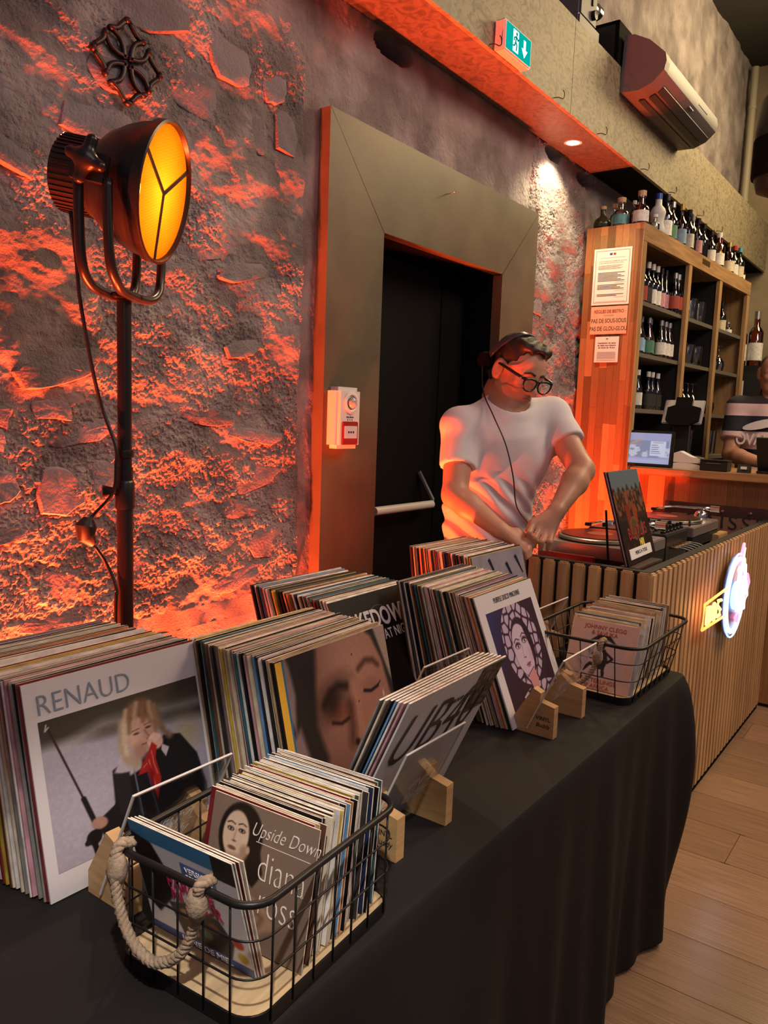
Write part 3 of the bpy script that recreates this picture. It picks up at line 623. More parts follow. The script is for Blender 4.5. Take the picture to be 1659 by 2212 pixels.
def patch_print(u, v):
    k = Ink(u, v, (.10,.09,.085)); n = fbm2(u*9, v*14, 4, 7); k.put(-np.abs(n)+.18, (.42,.38,.33), .05); return k.c
print_panel('pattern_print', S*.26, S*.33, 50, 60, patch_print, F_, S*.74, S*.66)
for pts in ([(.05,.9),(.22,.80),(.16,.70)], [(.30,.95),(.42,.72)], [(.62,.88),(.72,.70),(.66,.66)], [(.82,.93),(.93,.74)], [(.15,.5),(.3,.36)], [(.50,.60),(.64,.44)], [(.78,.55),(.9,.38)], [(.35,.2),(.5,.1)]):
    MB().tube([(S*a, -.0006, S*b) for a, b in pts], [.006]+[.004]*(len(pts)-2)+[.002], 4).build('arrow_mark', mat('mark_slate', (.05,.05,.075), .6), E_)

# ================================================================== wire baskets with singles
def rrect(x0, y0, x1, y1, r, z, n=6):
    out = []
    for cx, cy, a0 in ((x1-r, y1-r, 0), (x0+r, y1-r, 90), (x0+r, y0+r, 180), (x1-r, y0+r, 270)):
        out += [(cx+r*math.cos(R(a0+k*90/n)), cy+r*math.sin(R(a0+k*90/n)), z) for k in range(n+1)]
    return out
rope_m = mat('jute_rope', (.36,.26,.17), .9, bump=(260, .8, .002), var=(120, .3))
board_m = mat('basket_board', (.55,.40,.22), .45, bump=(30, .1, .001), var=(9, .2), stretch=(1.2, 9, 9))
def rope(path, r, turns):
    P = bez(path, 10); m = MB(); L = [0]
    for i in range(1, len(P)): L.append(L[-1]+(P[i]-P[i-1]).length)
    for s_ in range(3):
        q = []; up = Vector((0,0,1))
        for i, p in enumerate(P):
            t = (P[min(i+1, len(P)-1)]-P[max(i-1, 0)]).normalized(); u = (up-t*up.dot(t)); u = u.normalized() if u.length > 1e-4 else t.orthogonal().normalized(); w_ = t.cross(u)
            a = 2*math.pi*(turns*L[i]/L[-1]+s_/3); q.append(p+(u*math.cos(a)+w_*math.sin(a))*r*.55)
        m.tube(q, r*.62, 6)
    return m
def basket(x0, y0, x1, y1, hgt, fl_, label, rp, knots, rz=0.):
    """outer rectangle of the base; fl_: how far the rim stands out on each side"""
    t = thing('wire_basket', label, 'basket', ((x0+x1)/2, (y0+y1)/2, TOP), (0, 0, rz), group='wire baskets of singles'); hx_, hy_ = (x1-x0)/2, (y1-y0)/2; r = .035
    MB().prism([(a, b) for a, b, c in rrect(-hx_+.003, -hy_+.003, hx_-.003, hy_-.003, r, 0)], .004, .012, 'XY').build('base_board', board_m, t)
    band = MB(); o_ = rrect(-hx_, -hy_, hx_, hy_, r, 0); i_ = rrect(-hx_+.003, -hy_+.003, hx_-.003, hy_-.003, r-.002, 0); n = len(o_)
    V = [(a, b, 0) for a, b, c in o_]+[(a, b, .019) for a, b, c in o_]+[(a, b, .019) for a, b, c in i_]+[(a, b, 0) for a, b, c in i_]
    band.add(V, [(k*n+j, k*n+(j+1) % n, ((k+1) % 4)*n+(j+1) % n, ((k+1) % 4)*n+j) for k in range(4) for j in range(n)]).build('base_band', black_metal, t, 40)
    def ring(z):
        f = fl_*z/hgt; return rrect(-hx_-f, -hy_-f, hx_+f, hy_+f, r+f*.5, z)
    MB().tube(ring(hgt), .0048, 8, closed=True).build('rim', black_metal, t, True)
    for z in (hgt*.42, hgt*.72): MB().tube(ring(z), .0015, 6, closed=True).build('ring_wire', black_metal, t, True)
    nx, ny = max(5, round((x1-x0-.05)/.040)), 5
    spots = [(-hx_+.032+(2*hx_-.064)*k/(nx-1), s_*hy_, 0, s_) for k in range(nx) for s_ in (-1, 1)]+[(s_*hx_, -hy_+.034+(2*hy_-.068)*k/(ny-1), s_, 0) for k in range(ny) for s_ in (-1, 1)]
    for a, b, nx_, ny_ in spots: MB().tube([(a, b, .006), (a+nx_*fl_, b+ny_*fl_, hgt)], .0015, 6).build('wire', black_metal, t, True)
    c = Vector(((x0+x1)/2, (y0+y1)/2, TOP))
    h = rope([Vector(p)-c for p in rp], .0068, 16).build('rope_handle', rope_m, t, True)
    for kx, ky, kz in knots: MB().lathe([(0,-.02),(.010,-.017),(.0135,-.004),(.0125,.008),(.009,.017),(0,.02)], 10, 0, Matrix.Translation(Vector((kx, ky, kz))-c)).build('knot', rope_m, h, True)
    return t
basket(.574, .594, .884, .832, .160, .002, 'black wire basket with rope handle at the front of the table', [(.585,.806,.912),(.566,.808,.916),(.556,.806,.895),(.553,.795,.85),(.552,.770,.812),(.556,.735,.795),(.565,.700,.815),(.570,.680,.86),(.566,.672,.90),(.566,.668,.915),(.584,.667,.912)], [(.560,.806,.888),(.567,.675,.888)], R(4))
basket(1.928, .618, 2.300, .868, .160, .032, 'black wire basket on the far corner of the table by the booth', [(1.915,.855,.912),(1.894,.856,.915),(1.888,.853,.89),(1.886,.835,.835),(1.886,.79,.795),(1.888,.74,.792),(1.890,.705,.83),(1.890,.69,.88),(1.892,.685,.912),(1.912,.684,.912)], [(1.889,.853,.878),(1.890,.692,.872)])
SB = TOP+.0135
gn = 'singles in the front basket'; hn = 'singles in the far basket'
def single(ci, x, y, lean, label, group, th=.0018, tilt=0.):
    g_ = group == gn
    return sleeve('single_sleeve', SGM[th], ci, (x, y+((x-.66)*.07 if g_ else 0), SB+.001), (R(-lean), R(tilt), R(-86 if g_ else -90)), label, 'record', group)
gn = 'singles in the front basket'; hn = 'singles in the far basket'
sepia = mat('single_sepia', '#b39c8b', .4); milk = mat('single_white', '#d8d4cf', .4); blush = mat('single_blush', '#d6b3a4', .45)
fs = single(milk, .632, .822, -15, 'white and blue single leaning on the rope-handle side of the front basket', gn)
for i, c in enumerate((8, 3, 0)): single(c, .6350+.0026*i, .820-.003*i, -15+.5*i, f"{PAL[c][0]} single sleeve, {ordn(i+1)} behind the white and blue single", gn)
ds = single(sepia, .672, .780, 10.5, 'sepia single with a portrait of a dark-haired woman in the front basket', gn)
for i in range(38):
    c = pick(); single(c, .678+.0044*i, .790+random.uniform(-.007, .010), 10-.11*i+random.uniform(-.5, .5), f"{PAL[c][0]} single sleeve, {ordn(i+1)} behind the sepia portrait in the front basket", gn, random.choice(list(SGM)), random.uniform(-.6, .6))
js = single(blush, 1.962, .812, 21, 'blush single with a black dancing figure in the far basket', hn)
single(2, 1.972, .803, 20.5, 'white handwritten single just behind the dancing-figure single', hn)
WARM = [0, 0, 6, 2, 1, 11, 12, 12, 4, 14, 2, 9, 3]
for i in range(38):
    c = random.choice(WARM); single(c, 1.985+.0084*i, .822+random.uniform(-.008, .012), 21-.42*i+random.uniform(-1.5, 1.5), f"{PAL[c][0]} single sleeve, {ordn(i+2)} behind the dancing-figure single in the far basket", hn, random.choice(list(SGM)), random.uniform(-.6, .6))
q = .180
def lady(u, v):
    k = Ink(u, v, (.45,.38,.33)); gl = np.clip((v-.2)*1.1, 0, 1)[:, None]; k.c = k.c*(1-.25*gl)+np.array((.62,.56,.50))*.25*gl
    k.ell(.30, .745, .21, .25, (.06,.05,.05), .02, -.2); k.poly([(.36,.66),(.50,.70),(.55,.54),(.47,.42),(.36,.48)], (.07,.055,.05), .02)
    k.ell(.255, .745, .125, .180, (.80,.71,.62), .015, -.12); k.poly([(.19,.60),(.35,.62),(.42,.44),(.08,.42)], (.66,.57,.49), .03); k.ell(.35, .64, .04, .05, (.62,.52,.44), .03); k.ell(.385, .665, .02, .03, (.72,.62,.53), .01)
    for ex, ey in ((.200,.775),(.310,.785)):
        k.ell(ex, ey, .034, .017, (.14,.11,.10), .008); k.ell(ex, ey-.001, .021, .009, (.85,.80,.74), .005); k.ell(ex, ey, .010, .011, (.06,.05,.05), .004); k.line([(ex-.038,ey+.038),(ex,ey+.054),(ex+.038,ey+.042)], .005, (.2,.15,.12), .006)
    k.line([(.255,.78),(.240,.705)], .006, (.66,.56,.48), .014); k.ell(.245, .695, .020, .007, (.35,.27,.22), .008); k.ell(.232, .640, .040, .016, (.42,.30,.26), .008)
    k.poly([(.42,.38),(.66,.30),(.72,.20),(.60,.14),(.52,.02),(.40,-.02),(.38,.2)], (.60,.48,.40), .03); k.line([(.45,.30),(.60,.24),(.52,.10)], .02, (.45,.35,.29), .04); k.grain(50, .06); return k.c
print_panel('photo_print', q, q, 130, 130, lady, ds)
cream = mat('lettering_cream', (.80,.74,.66), .5)
text('title_lettering', 'Upside Down', .026, cream, ds, at_front(.128, .152, tilt=R(2)), shear=.45, sx=.78, offset=-.0004)
MB().box((.082, -.0010, .1355), (.172, -.0005, .1362)).build('underline', cream, ds)
for s_, z in (('diana', .106), ('ross', .064)): text('title_lettering', s_, .056, cream, ds, at_front(.130, z), sx=.70, offset=-.0012)
def amor(u, v):
    k = Ink(u, v, (.84,.83,.84)); k.rect(-.1, .86, 1.1, 1.1, (.22,.46,.62)); k.rect(.80, .80, 1.1, 1.1, (.06,.06,.08)); k.poly([(0,.9),(.2,.86),(.34,.6),(.3,.4),(.12,.2),(0,.3)], (.10,.08,.09), .02)
    k.rect(.47, .62, .80, .80, (.34,.43,.66)); k.poly([(.25,.35),(.45,.42),(.75,.40),(.86,.24),(.80,.06),(.35,.06)], (.09,.07,.07), .02)
    for a, b, c_ in ((.40,.30,(.66,.45,.25)),(.52,.26,(.30,.45,.36)),(.60,.20,(.28,.42,.34)),(.46,.16,(.70,.42,.18)),(.68,.30,(.62,.25,.14)),(.90,.26,(.70,.10,.10)),(.92,.14,(.75,.62,.2))): k.ell(a, b, .05, .045, c_, .02)
    k.rect(.0, -.1, 1.1, .075, (.28,.36,.60)); return k.c
print_panel('art_print', q, q, 100, 100, amor, fs)
mag = mat('lettering_magenta', (.50,.02,.10), .5); wht = mat('lettering_white', (.85,.85,.87), .5)
text('title_lettering', 'PAROISE', .027, mag, fs, at_front(.052, .102), 'LEFT', sx=.80, offset=.0006); text('title_lettering', 'MI AMOR', .025, mag, fs, at_front(.055, .082), 'LEFT', sx=.85, offset=.0006)
text('title_lettering', 'VERSION', .012, wht, fs, at_front(.114, .135), sx=.9); text('title_lettering', 'ORIGINALE', .012, wht, fs, at_front(.114, .123), sx=.8); text('title_lettering', 'LUNE DE MIEL', .013, wht, fs, at_front(.100, .0065), sx=1.1)
def dancer(u, v):
    k = Ink(u, v, (.80,.66,.60)); k.rect(.18, .16, .84, .80, (.76,.66,.64)); b = (.13,.09,.09)
    k.ell(.50, .66, .05, .07, b); k.poly([(.30,.70),(.42,.80),(.60,.80),(.72,.68),(.56,.74),(.44,.73)], b); k.poly([(.46,.60),(.56,.60),(.62,.44),(.58,.30),(.48,.30),(.44,.46)], b)
    k.line([(.46,.56),(.34,.50),(.30,.58)], .018, b); k.line([(.56,.56),(.68,.48),(.62,.42)], .018, b); k.line([(.50,.34),(.36,.36),(.28,.26)], .024, b); k.line([(.56,.34),(.58,.22)], .024, b); return k.c
print_panel('art_print', q, q, 90, 90, dancer, js)
rust = mat('lettering_rust', (.42,.07,.03), .5)
text('title_lettering', 'JOHNNY CLEGG', .0155, rust, js, at_front(.090, .163), sx=1.0); text('title_lettering', '& SAVUKA', .0155, rust, js, at_front(.090, .148)); text('title_lettering', 'SCATTERLINGS', .0155, rust, js, at_front(.090, .022)); text('title_lettering', 'OF AFRICA', .0155, rust, js, at_front(.090, .007))
# ================================================================== DJ booth
BX, BY, BX1, BY1, BZ = 2.424, .730, 4.405, 1.20, 1.000
slat_m = mat('larch_slat', (.56,.36,.17), .42, bump=(20, .12, .001), var=(6, .18), stretch=(9, 9, .8), rand=.14)
booth = thing('dj_booth', 'slatted larch DJ booth with a neon sign on its side', 'booth', (BX, BY, 0))
felt = mat('booth_black', (.010,.010,.011), .6)
b = MB(); b.box((.02, .02, 0), (.045, BY1-BY, BZ-.012)); b.box((.02, .02, 0), (BX1-BX, .045, BZ-.012)); b.box((BX1-BX-.03, .02, 0), (BX1-BX, .62, BZ-.0))
b.build('carcass', felt, booth)
b = MB(); b.box((.012, .012, BZ-.012), (.045, BY1-BY, BZ+.002)); b.box((.045, .012, BZ-.012), (BX1-BX, .045, BZ+.002)); b.build('top_edge', felt, booth)
MB().prism([(.045,.045),(BX1-BX-.03,.045),(BX1-BX-.03,.60),(.40,.60),(.32,.44),(.045,.40)], .86, .89, 'XY').build('worktop', felt, booth)
MB().box((0.015, .008, 0), (BX1-BX, .02, .028)).build('plinth', black_matte, booth)
sm = MB().bbox((-.02, -.0005, -.5), (.02, .022, .5), .005).mesh('slat', slat_m, smooth=30)
def slat(x, y, rz):
    o = link('slat', sm, booth, (x, y, .5+.014), (0, 0, rz)); o.scale = (1, 1, .972)
for k in range(37): slat(.024+.0532*k, 0, 0)
for k in range(9): slat(0, .030+.0532*k, R(-90))
# ------- neon sign on the side
def neon(c, s): return mat('neon_%d_%d_%d_%d' % (*[int(9*q) for q in c], int(s)), c, .3, emit=(c, s))
sign = thing('neon_sign', 'glowing neon sign of a record disc with an orange name ribbon', 'neon sign', (3.40, .700, .78))
ns = MB()
MB().lathe([(.168, -.004), (.170, 0), (.168, .004)], 36, 0, Matrix.Rotation(R(90), 4, 'X')).build('backing_disc', mat('neon_backing', (.10,.12,.30), .35), sign, 40)
def nt_(name, pts, r, m, closed=False): return MB().tube(pts, r, 8, closed=closed).build(name, m, sign, True)
cyan, whiteb, orange, pink = neon((.30,.62,1.), 2.4), neon((.74,.86,1.), 3), neon((1.,.26,.05), 3), neon((1.,.20,.32), 2.5)
circ = lambda r, a0=0, a1=360, cx=0, cz=0, n=40: [(cx+r*math.cos(R(a0+(a1-a0)*k/n)), -.012, cz+r*math.sin(R(a0+(a1-a0)*k/n))) for k in range(n+(a1-a0 < 360))]
nt_('outer_ring_tube', circ(.150), .0085, whiteb, True); nt_('rim_tube', circ(.172), .0035, cyan, True); nt_('label_ring_tube', circ(.050), .009, cyan, True); nt_('label_tube', circ(.016), .006, whiteb, True)
nt_('arm_tube', [(.10,-.014,.115), (.13,-.014,.02), (.09,-.014,-.06), (.06,-.014,-.075)], .012, whiteb)
nt_('glint_tube', [(.03,-.012,-.10), (.075,-.012,-.09), (.06,-.012,-.125)], .006, pink)
nt_('figure_tube', [(.075,-.014,.19), (.02,-.014,.03), (.02,-.014,.10), (.09,-.014,.14), (.13,-.014,.05)], .008, neon((1.,.55,.35), 2.6))
nt_('peak_tube', [(.02,-.012,.12), (.075,-.012,.205), (.105,-.012,.07), (.20,-.012,.06), (.24,-.012,.02), (.17,-.012,-.05)], .006, pink)
nt_('body_tube', [(.10,-.013,.06), (.17,-.013,.03), (.20,-.013,-.03), (.16,-.013,-.08), (.13,-.013,0)], .009, neon((.85,.82,1.), 2.6))
nt_('ribbon_tube', [(-.17,-.012,.055), (-.485,-.012,.046), (-.495,-.012,-.046), (-.165,-.012,-.055)], .005, orange)
for k, pts in enumerate(([(-.455,.03),(-.455,-.032),(-.415,-.025),(-.400,0),(-.415,.026),(-.455,.03)], [(-.36,.03),(-.385,.012),(-.385,-.016),(-.36,-.033),(-.335,-.016),(-.335,.012),(-.36,.03)], [(-.26,.026),(-.30,.03),(-.31,.012),(-.265,-.010),(-.268,-.030),(-.31,-.030)])):
    nt_('letter_tube', [(a, -.016, z) for a, z in pts], .0065, neon((1.,.50,.14), 3))
# ------- album on its little easel inside the booth
es = thing('album_easel', 'small black easel holding the album on the booth corner', 'easel', (2.60, .84, .891))
MB().bbox((-.085, -.035, .086), (.17, .03, .104), .003).build('ledge', mat('easel_wood', (.05,.022,.018), .5), es); MB().bbox((-.05, -.02, 0), (.14, .10, .012), .002).build('foot', MATS['easel_wood'], es)
MB().tube([(.03, .10, .01), (.03, .13, .27)], .004, 6).build('rear_strut', black_metal, es); MB().tube([(.05, .01, .01), (.05, .01, .09)], .006, 6).build('rear_strut', black_metal, es)
be = sleeve('album_sleeve', LPM[.0038], jet, (2.515, .838, .998), (R(-17), 0, R(2)), 'crowded dark album with red lettering on the booth corner easel', 'record', 'albums on the booth easel')
for i, c in enumerate((11, 13)): sleeve('album_sleeve', LPM[.0031], c, (2.512-.002*i, .8435+.0045*i, .998), (R(-17), 0, R(2)), f"{PAL[c][0]} album sleeve, {ordn(i+1)} behind the dark album on the booth easel", 'record', 'albums on the booth easel')
def crowd(u, v):
    k = Ink(u, v, (.36,.43,.46)); n = fbm2(u*16, v*12, 4, 3); n2 = fbm2(u*30, v*22, 3, 8)
    k.put((v-.80)-.05*n-.03*np.sin(u*40), (.20,.13,.10), .03); k.put(np.where((v < .78) & (v > .52), -n2+.02, 1), (.48,.30,.20), .12); k.put(np.where((v < .75) & (v > .5), n2+.18, 1), (.16,.04,.03), .1)
    k.put(v-.46-.04*n, (.10,.065,.055), .05); k.poly([(.28,.62),(.44,.64),(.42,.40),(.30,.36)], (.50,.16,.10), .03); k.poly([(.50,.63),(.66,.60),(.64,.40),(.52,.42)], (.56,.24,.08), .03)
    k.ell(.47, .36, .13, .13, (.45,.36,.20), .012); k.ell(.47, .36, .105, .105, (.34,.27,.16), .01); k.ell(.72, .34, .05, .08, (.45,.40,.30), .03)
    k.put(np.where(v < .30, n2+.22, 1), (.30,.10,.07), .08); return k.c
print_panel('art_print', S, S, 90, 90, crowd, be)
text('title_lettering', 'BEATLES', .056, mat('lettering_crimson', (.30,.03,.03), .5), be, at_front(.165, .100, tilt=R(2)), sx=.98, offset=.001)
text('name_card', 'NRJ', .030, mat('lettering_yellow', (.70,.58,.10), .5), be, at_front(.19, .062), offset=.002)
MB().bbox((.03, -.004, .015), (.27, -.001, .050), .001).build('paper_strip', mat('strip_white', (.9,.9,.88), .4), be); text('strip_lettering', 'MERCI A TOUS', .018, ink, be, at_front(.15, .033, -.0045), sx=1.1)
# ------- turntables and mixer
silver_m = mat('deck_silver', (.42,.36,.34), .32, .6); vinyl = mat('vinyl_black', (.012,.011,.011), .28)
def turntable(x, label):
    t = thing('turntable', label, 'turntable', (x, 1.115, .89), group='turntables in the booth')
    MB().bbox((-.225, -.175, .02), (.225, .175, .070), .004).build('base', mat('deck_base', (.02,.02,.02), .5), t, 30); MB().bbox((-.226, -.176, .068), (.226, .176, .115), .004).build('deck_plate', silver_m, t, 30)
    for sx in (-.19, .19):
        for sy in (-.14, .14): MB().lathe([(.022, 0), (.024, .01), (.018, .022)], 12, 0, Matrix.Translation((sx, sy, 0))).build('foot', black_plastic, t, 40)
    p = MB().lathe([(.155, .115), (.162, .120), (.164, .130), (.158, .133), (0, .133)], 40, 0, Matrix.Translation((-.04, .0, 0))).build('platter', mat('platter_metal', (.45,.44,.42), .25, .9), t, 40)
    MB().lathe([(.150, .1335), (.150, .136), (.05, .1365), (0, .1365)], 40, 0, Matrix.Translation((-.04, .0, 0))).build('record_disc', vinyl, t, 40); MB().lathe([(.05, .1366), (.05, .1372), (0, .1372)], 24, 0, Matrix.Translation((-.04, .0, 0))).build('record_label', mat('label_red', (.35,.06,.04), .5), t, 40)
    g = MB().lathe([(.032, .116), (.034, .135), (.026, .150), (.010, .158)], 16, 0, Matrix.Translation((.170, -.105, 0))).build('tonearm_base', chrome, t, 40)
    a = MB().tube([(.18, -.15, .168), (.170, -.105, .168), (.165, .02, .166), (.140, .06, .163), (.11, .105, .152)], [.011, .006, .0045, .0045, .005], 8).build('tonearm', chrome, t, True); MB().bbox((.098, .098, .142), (.118, .122, .156), .002).build('headshell', black_plastic, a)
    MB().lathe([(.016, -.022), (.016, .022)], 14, 0, Matrix.Translation((.185, -.165, .168)) @ Matrix.Rotation(R(90), 4, 'X')).build('counterweight', chrome, a, 40)
    MB().tube([(-.20, -.15, .115), (-.20, -.15, .150)], .006, 10).build('lamp_post', chrome, t, 40); MB().lathe([(.016, .115), (.016, .124), (.011, .127)], 14, 0, Matrix.Translation((-.20, .14, 0))).build('start_button', chrome, t, 40)
    MB().bbox((.19, .02, .115), (.205, .15, .119), .001).build('pitch_fader', black_plastic, t); return t
turntable(3.02, 'silver turntable nearest the DJ in the booth'); turntable(3.88, 'silver turntable at the far end of the booth')
mx = thing('dj_mixer', 'black DJ mixer with many knobs between the two turntables', 'mixer', (3.45, 1.12, .89))
MB().bbox((-.155, -.17, 0), (.155, .17, .115), .004).build('body', mat('mixer_body', (.03,.028,.028), .4), mx, 30); MB().bbox((-.15, -.165, .114), (.15, .165, .118), .001).build('face_plate', mat('mixer_plate', (.10,.09,.09), .35, .5), mx)
km = MB().lathe([(.011, .118), (.011, .128), (.008, .130), (.0075, .146), (0, .147)], 12).mesh('knob', black_plastic, 40)
for i in range(6):
    for j in range(5): link('knob', km, mx, (-.125+.05*i, -.145+.048*j, 0))
for i in range(4): MB().bbox((-.11+.065*i, .105, .118), (-.095+.065*i, .125, .134), .002).build('fader_cap', white_plastic if i % 2 else black_plastic, mx)
for i, (dx, dy) in enumerate(((-.10, 0), (-.05, .01), (0, 0), (.05, .012), (.10, .004))):
    MB().tube(bez([(dx, -.17, .06), (dx, -.225, .062), (dx+.03, -.27, .04), (dx-.02+.02*i, -.30, .006), (dx-.10, -.32, .005), (dx-.18, -.30, .006)], 7), .0036, 6).build('cable', mat('cable_grey', (.16,.16,.17), .45), mx, True)
    MB().tube([(dx, -.168, .06), (dx, -.21, .061)], .006, 8).build('plug', mat('plug_gold', (.5,.32,.16), .3, .8), mx, True)
ps = thing('wooden_offcut', 'small wooden block lying behind the mixer cables', 'block', (4.10, .93, .8905)); MB().bbox((-.09, -.02, 0), (.09, .02, .05), .003).build('block', pine, ps)
cb = thing('loose_cable', 'grey cable looping across the booth worktop', 'cable', (2.9, .90, .8905))
MB().tube(bez([(-.35, .08, .004), (-.1, -.02, .004), (.10, -.05, .03), (.22, -.03, .05), (.40, -.06, .004), (.60, .02, .004)], 8), .004, 6).build('cord', MATS['cable_grey'], cb, True)
rc = thing('red_crate', 'red record crate under the near turntable', 'crate', (2.78, 1.14, .8905)); MB().bbox((-.05, -.10, 0), (-.035, .12, .082), .002).build('panel', mat('crate_red', (.30,.02,.015), .5), rc)
# ================================================================== bar counter
staves = mat('acacia_stave', (.36,.17,.065), .40, bump=(14, .12, .001), var=(5, .34), stretch=(10, 10, .9), rand=.55)
unit = MB().box((0, 0, 0), (1, 1, 1)).mesh('stave', staves)
def stave(parent, lo, hi):
    o = link('stave', unit, parent, lo); o.scale = [b_-a_ for a_, b_ in zip(lo, hi)]
bar = thing('bar_counter', 'wooden bar counter of upright staves behind the booth', 'bar counter', (4.44, 1.50, 0))
MB().box((.02, -2.6, 0), (.04, .02, 1.178)).build('core', mat('bar_core', (.06,.03,.015), .6), bar)
y = .0
while y > -1.6:
    wd = random.uniform(.045, .095); stave(bar, (0, y-wd+.001, .02), (.02, y, 1.178)); y -= wd
MB().bbox((-.045, -2.6, 1.180), (.55, .0, 1.222), .005).build('worktop', mat('worktop_oak', (.38,.21,.09), .28, bump=(12, .1, .001), var=(4, .25), stretch=(8, .9, 8)), bar, 30)
cs = thing('name_board', 'dark riveted board lettered in black at the foot of the bar', 'sign', (4.33, 1.275, .87))
MB().bbox((0, -.62, 0), (.02, .0, .185), .004).build('board', mat('board_maroon', (.055,.022,.020), .5, var=(9, .3)), cs); MB().box((-.0015, -.58, .03), (.0, -.04, .125)).build('name_plate', mat('plate_tan', (.22,.13,.09), .6), cs)
text('lettering', 'CAISSE', .105, ink, cs, Matrix.Translation((-.0022, -.31, .095)) @ LEFTW, sx=1.05, spacing=1.25)
rv = MB().lathe([(.009, 0), (.008, .005), (0, .008)], 10, 0, Matrix.Rotation(R(-90), 4, 'Y')).mesh('rivet', chrome, 40)
for k in range(5): link('rivet', rv, cs, (-.001, -.03-.135*k, .155))
# things on the counter
BZT = 1.2225
sc_ = thing('display_screen', 'black-framed tilted display showing a menu page on the bar', 'screen', (4.46, 1.43, BZT), (0, 0, R(2)))
MB().bbox((0, -.135, .002), (.018, .135, .205), .004, 0, Matrix.Rotation(R(8), 4, 'Y')).build('frame', black_plastic, sc_)
def page(u, v):
    k = Ink(u, v, (.62,.63,.78)); k.rect(.03, .20, .97, .76, (.52,.55,.66)); n = fbm2(u*7, v*9, 4, 2); k.put(np.where((v < .6) & (v > .22), -n+.05, 1), (.74,.76,.84), .12); k.line([(.02,.58),(.30,.78)], .02, (.72,.60,.45), .03)
    k.rect(.54, .26, .90, .74, (.80,.81,.90), .02); k.rect(.60, .68, .84, .70, (.62,.36,.28))
    for j in range(5): k.rect(.57, .60-.065*j, .57+(.14, .17, .16, .20, .22)[j], .615-.065*j, (.15,.16,.25))
    k.ell(.5, .08, .5, .06, (.70,.71,.85), .1); return k.c
pe = bpy.data.materials.new('lit_screen'); pe.use_nodes = True; _a = pe.node_tree.nodes.new('ShaderNodeAttribute'); _a.attribute_name = 'ink'; _b = pe.node_tree.nodes['Principled BSDF']
pe.node_tree.links.new(_a.outputs['Color'], _b.inputs['Emission Color']); _b.inputs['Emission Strength'].default_value = .85; _b.inputs['Base Color'].default_value = (.02,.02,.02,1)
pp = print_panel('screen_page', .238, .172, 80, 60, page, sc_, 0, 0, 0, pe); pp.matrix_local = Matrix.Rotation(R(8), 4, 'Y') @ Matrix.Translation((-.001, .119, .018)) @ Matrix.Rotation(R(-90), 4, 'Z')
pos = thing('till_stand', 'black till stand holding a tilted white tablet', 'till', (4.70, 1.32, BZT))
MB().bbox((-.09, -.08, 0), (.09, .09, .02), .004).build('foot', black_plastic, pos); MB().bbox((-.02, -.045, .02), (.02, .045, .30), .004).build('column', black_plastic, pos)
tm = Matrix.Translation((-.01, .0, .30)) @ Matrix.Rotation(R(24), 4, 'Y')
MB().bbox((-.006, -.115, -.06), (.006, .11, .09), .005, 0, tm).build('tablet', mat('tablet_shell', (.30,.29,.31), .35), pos, 30); MB().prism([(-.045,-.075),(.045,-.075),(.085,-.045),(.085,.035),(.045,.050),(.045,.100),(-.045,.100),(-.045,.050),(-.100,.035),(-.100,-.045)], -.020, -.004, 'YZ', 0, tm).build('holder', black_matte, pos)
for k, (z, w_) in enumerate(((0, .18), (.035, .17))):
    t = thing('card_terminal', ('lower', 'upper')[k]+' white card terminal stacked on the bar', 'card terminal', (4.52, 1.20, BZT+z))
    MB().prism([(-.09, 0), (.09, 0), (.09, .018), (.0, .034), (-.06, .062 if k else .034), (-.09, .05 if k else .03)], -.04, .04, 'XZ', 0, Matrix.Rotation(R(-90), 4, 'Z')).build('shell', white_plastic, t, 30)
    MB().box((-.03, -.06, .030), (.03, -.02, .031)).build('key_pad', mat('pad_grey', (.25,.25,.28), .5), t)
bxx = thing('card_box', 'small black box with a lid line on the bar', 'box', (4.50, 1.075, BZT)); MB().bbox((-.05, -.075, 0), (.05, .065, .052), .003).build('body', black_plastic, bxx); MB().bbox((-.052, -.077, .053), (.052, .067, .060), .002).build('lid', black_plastic, bxx); MB().bbox((-.0525, -.04, .040), (-.0505, .03, .043), .0005).build('slot_line', mat('line_grey', (.2,.2,.2), .5), bxx)
tp = thing('laptop', 'dark grey laptop seen from behind at the bar edge', 'laptop', (4.62, .72, BZT)); MB().bbox((-.10, -.16, 0), (.12, .15, .014), .003).build('base', mat('laptop_grey', (.02,.02,.021), .5), tp); MB().bbox((-.006, -.16, 0), (.006, .15, .21), .003, 0, Matrix.Translation((-.06, 0, .012)) @ Matrix.Rotation(R(-32), 4, 'Y')).build('lid', MATS['laptop_grey'], tp)
kh = thing('key_holder', 'small black holder with a white logo beside the laptop', 'holder', (4.50, .925, BZT)); MB().prism([(-.03, 0), (.03, 0), (.02, .04), (-.01, .045)], -.03, .03).build('body', black_plastic, kh); MB().box((-.03, -.018, .02), (-.0275, .012, .034)).build('logo_mark', paper, kh)
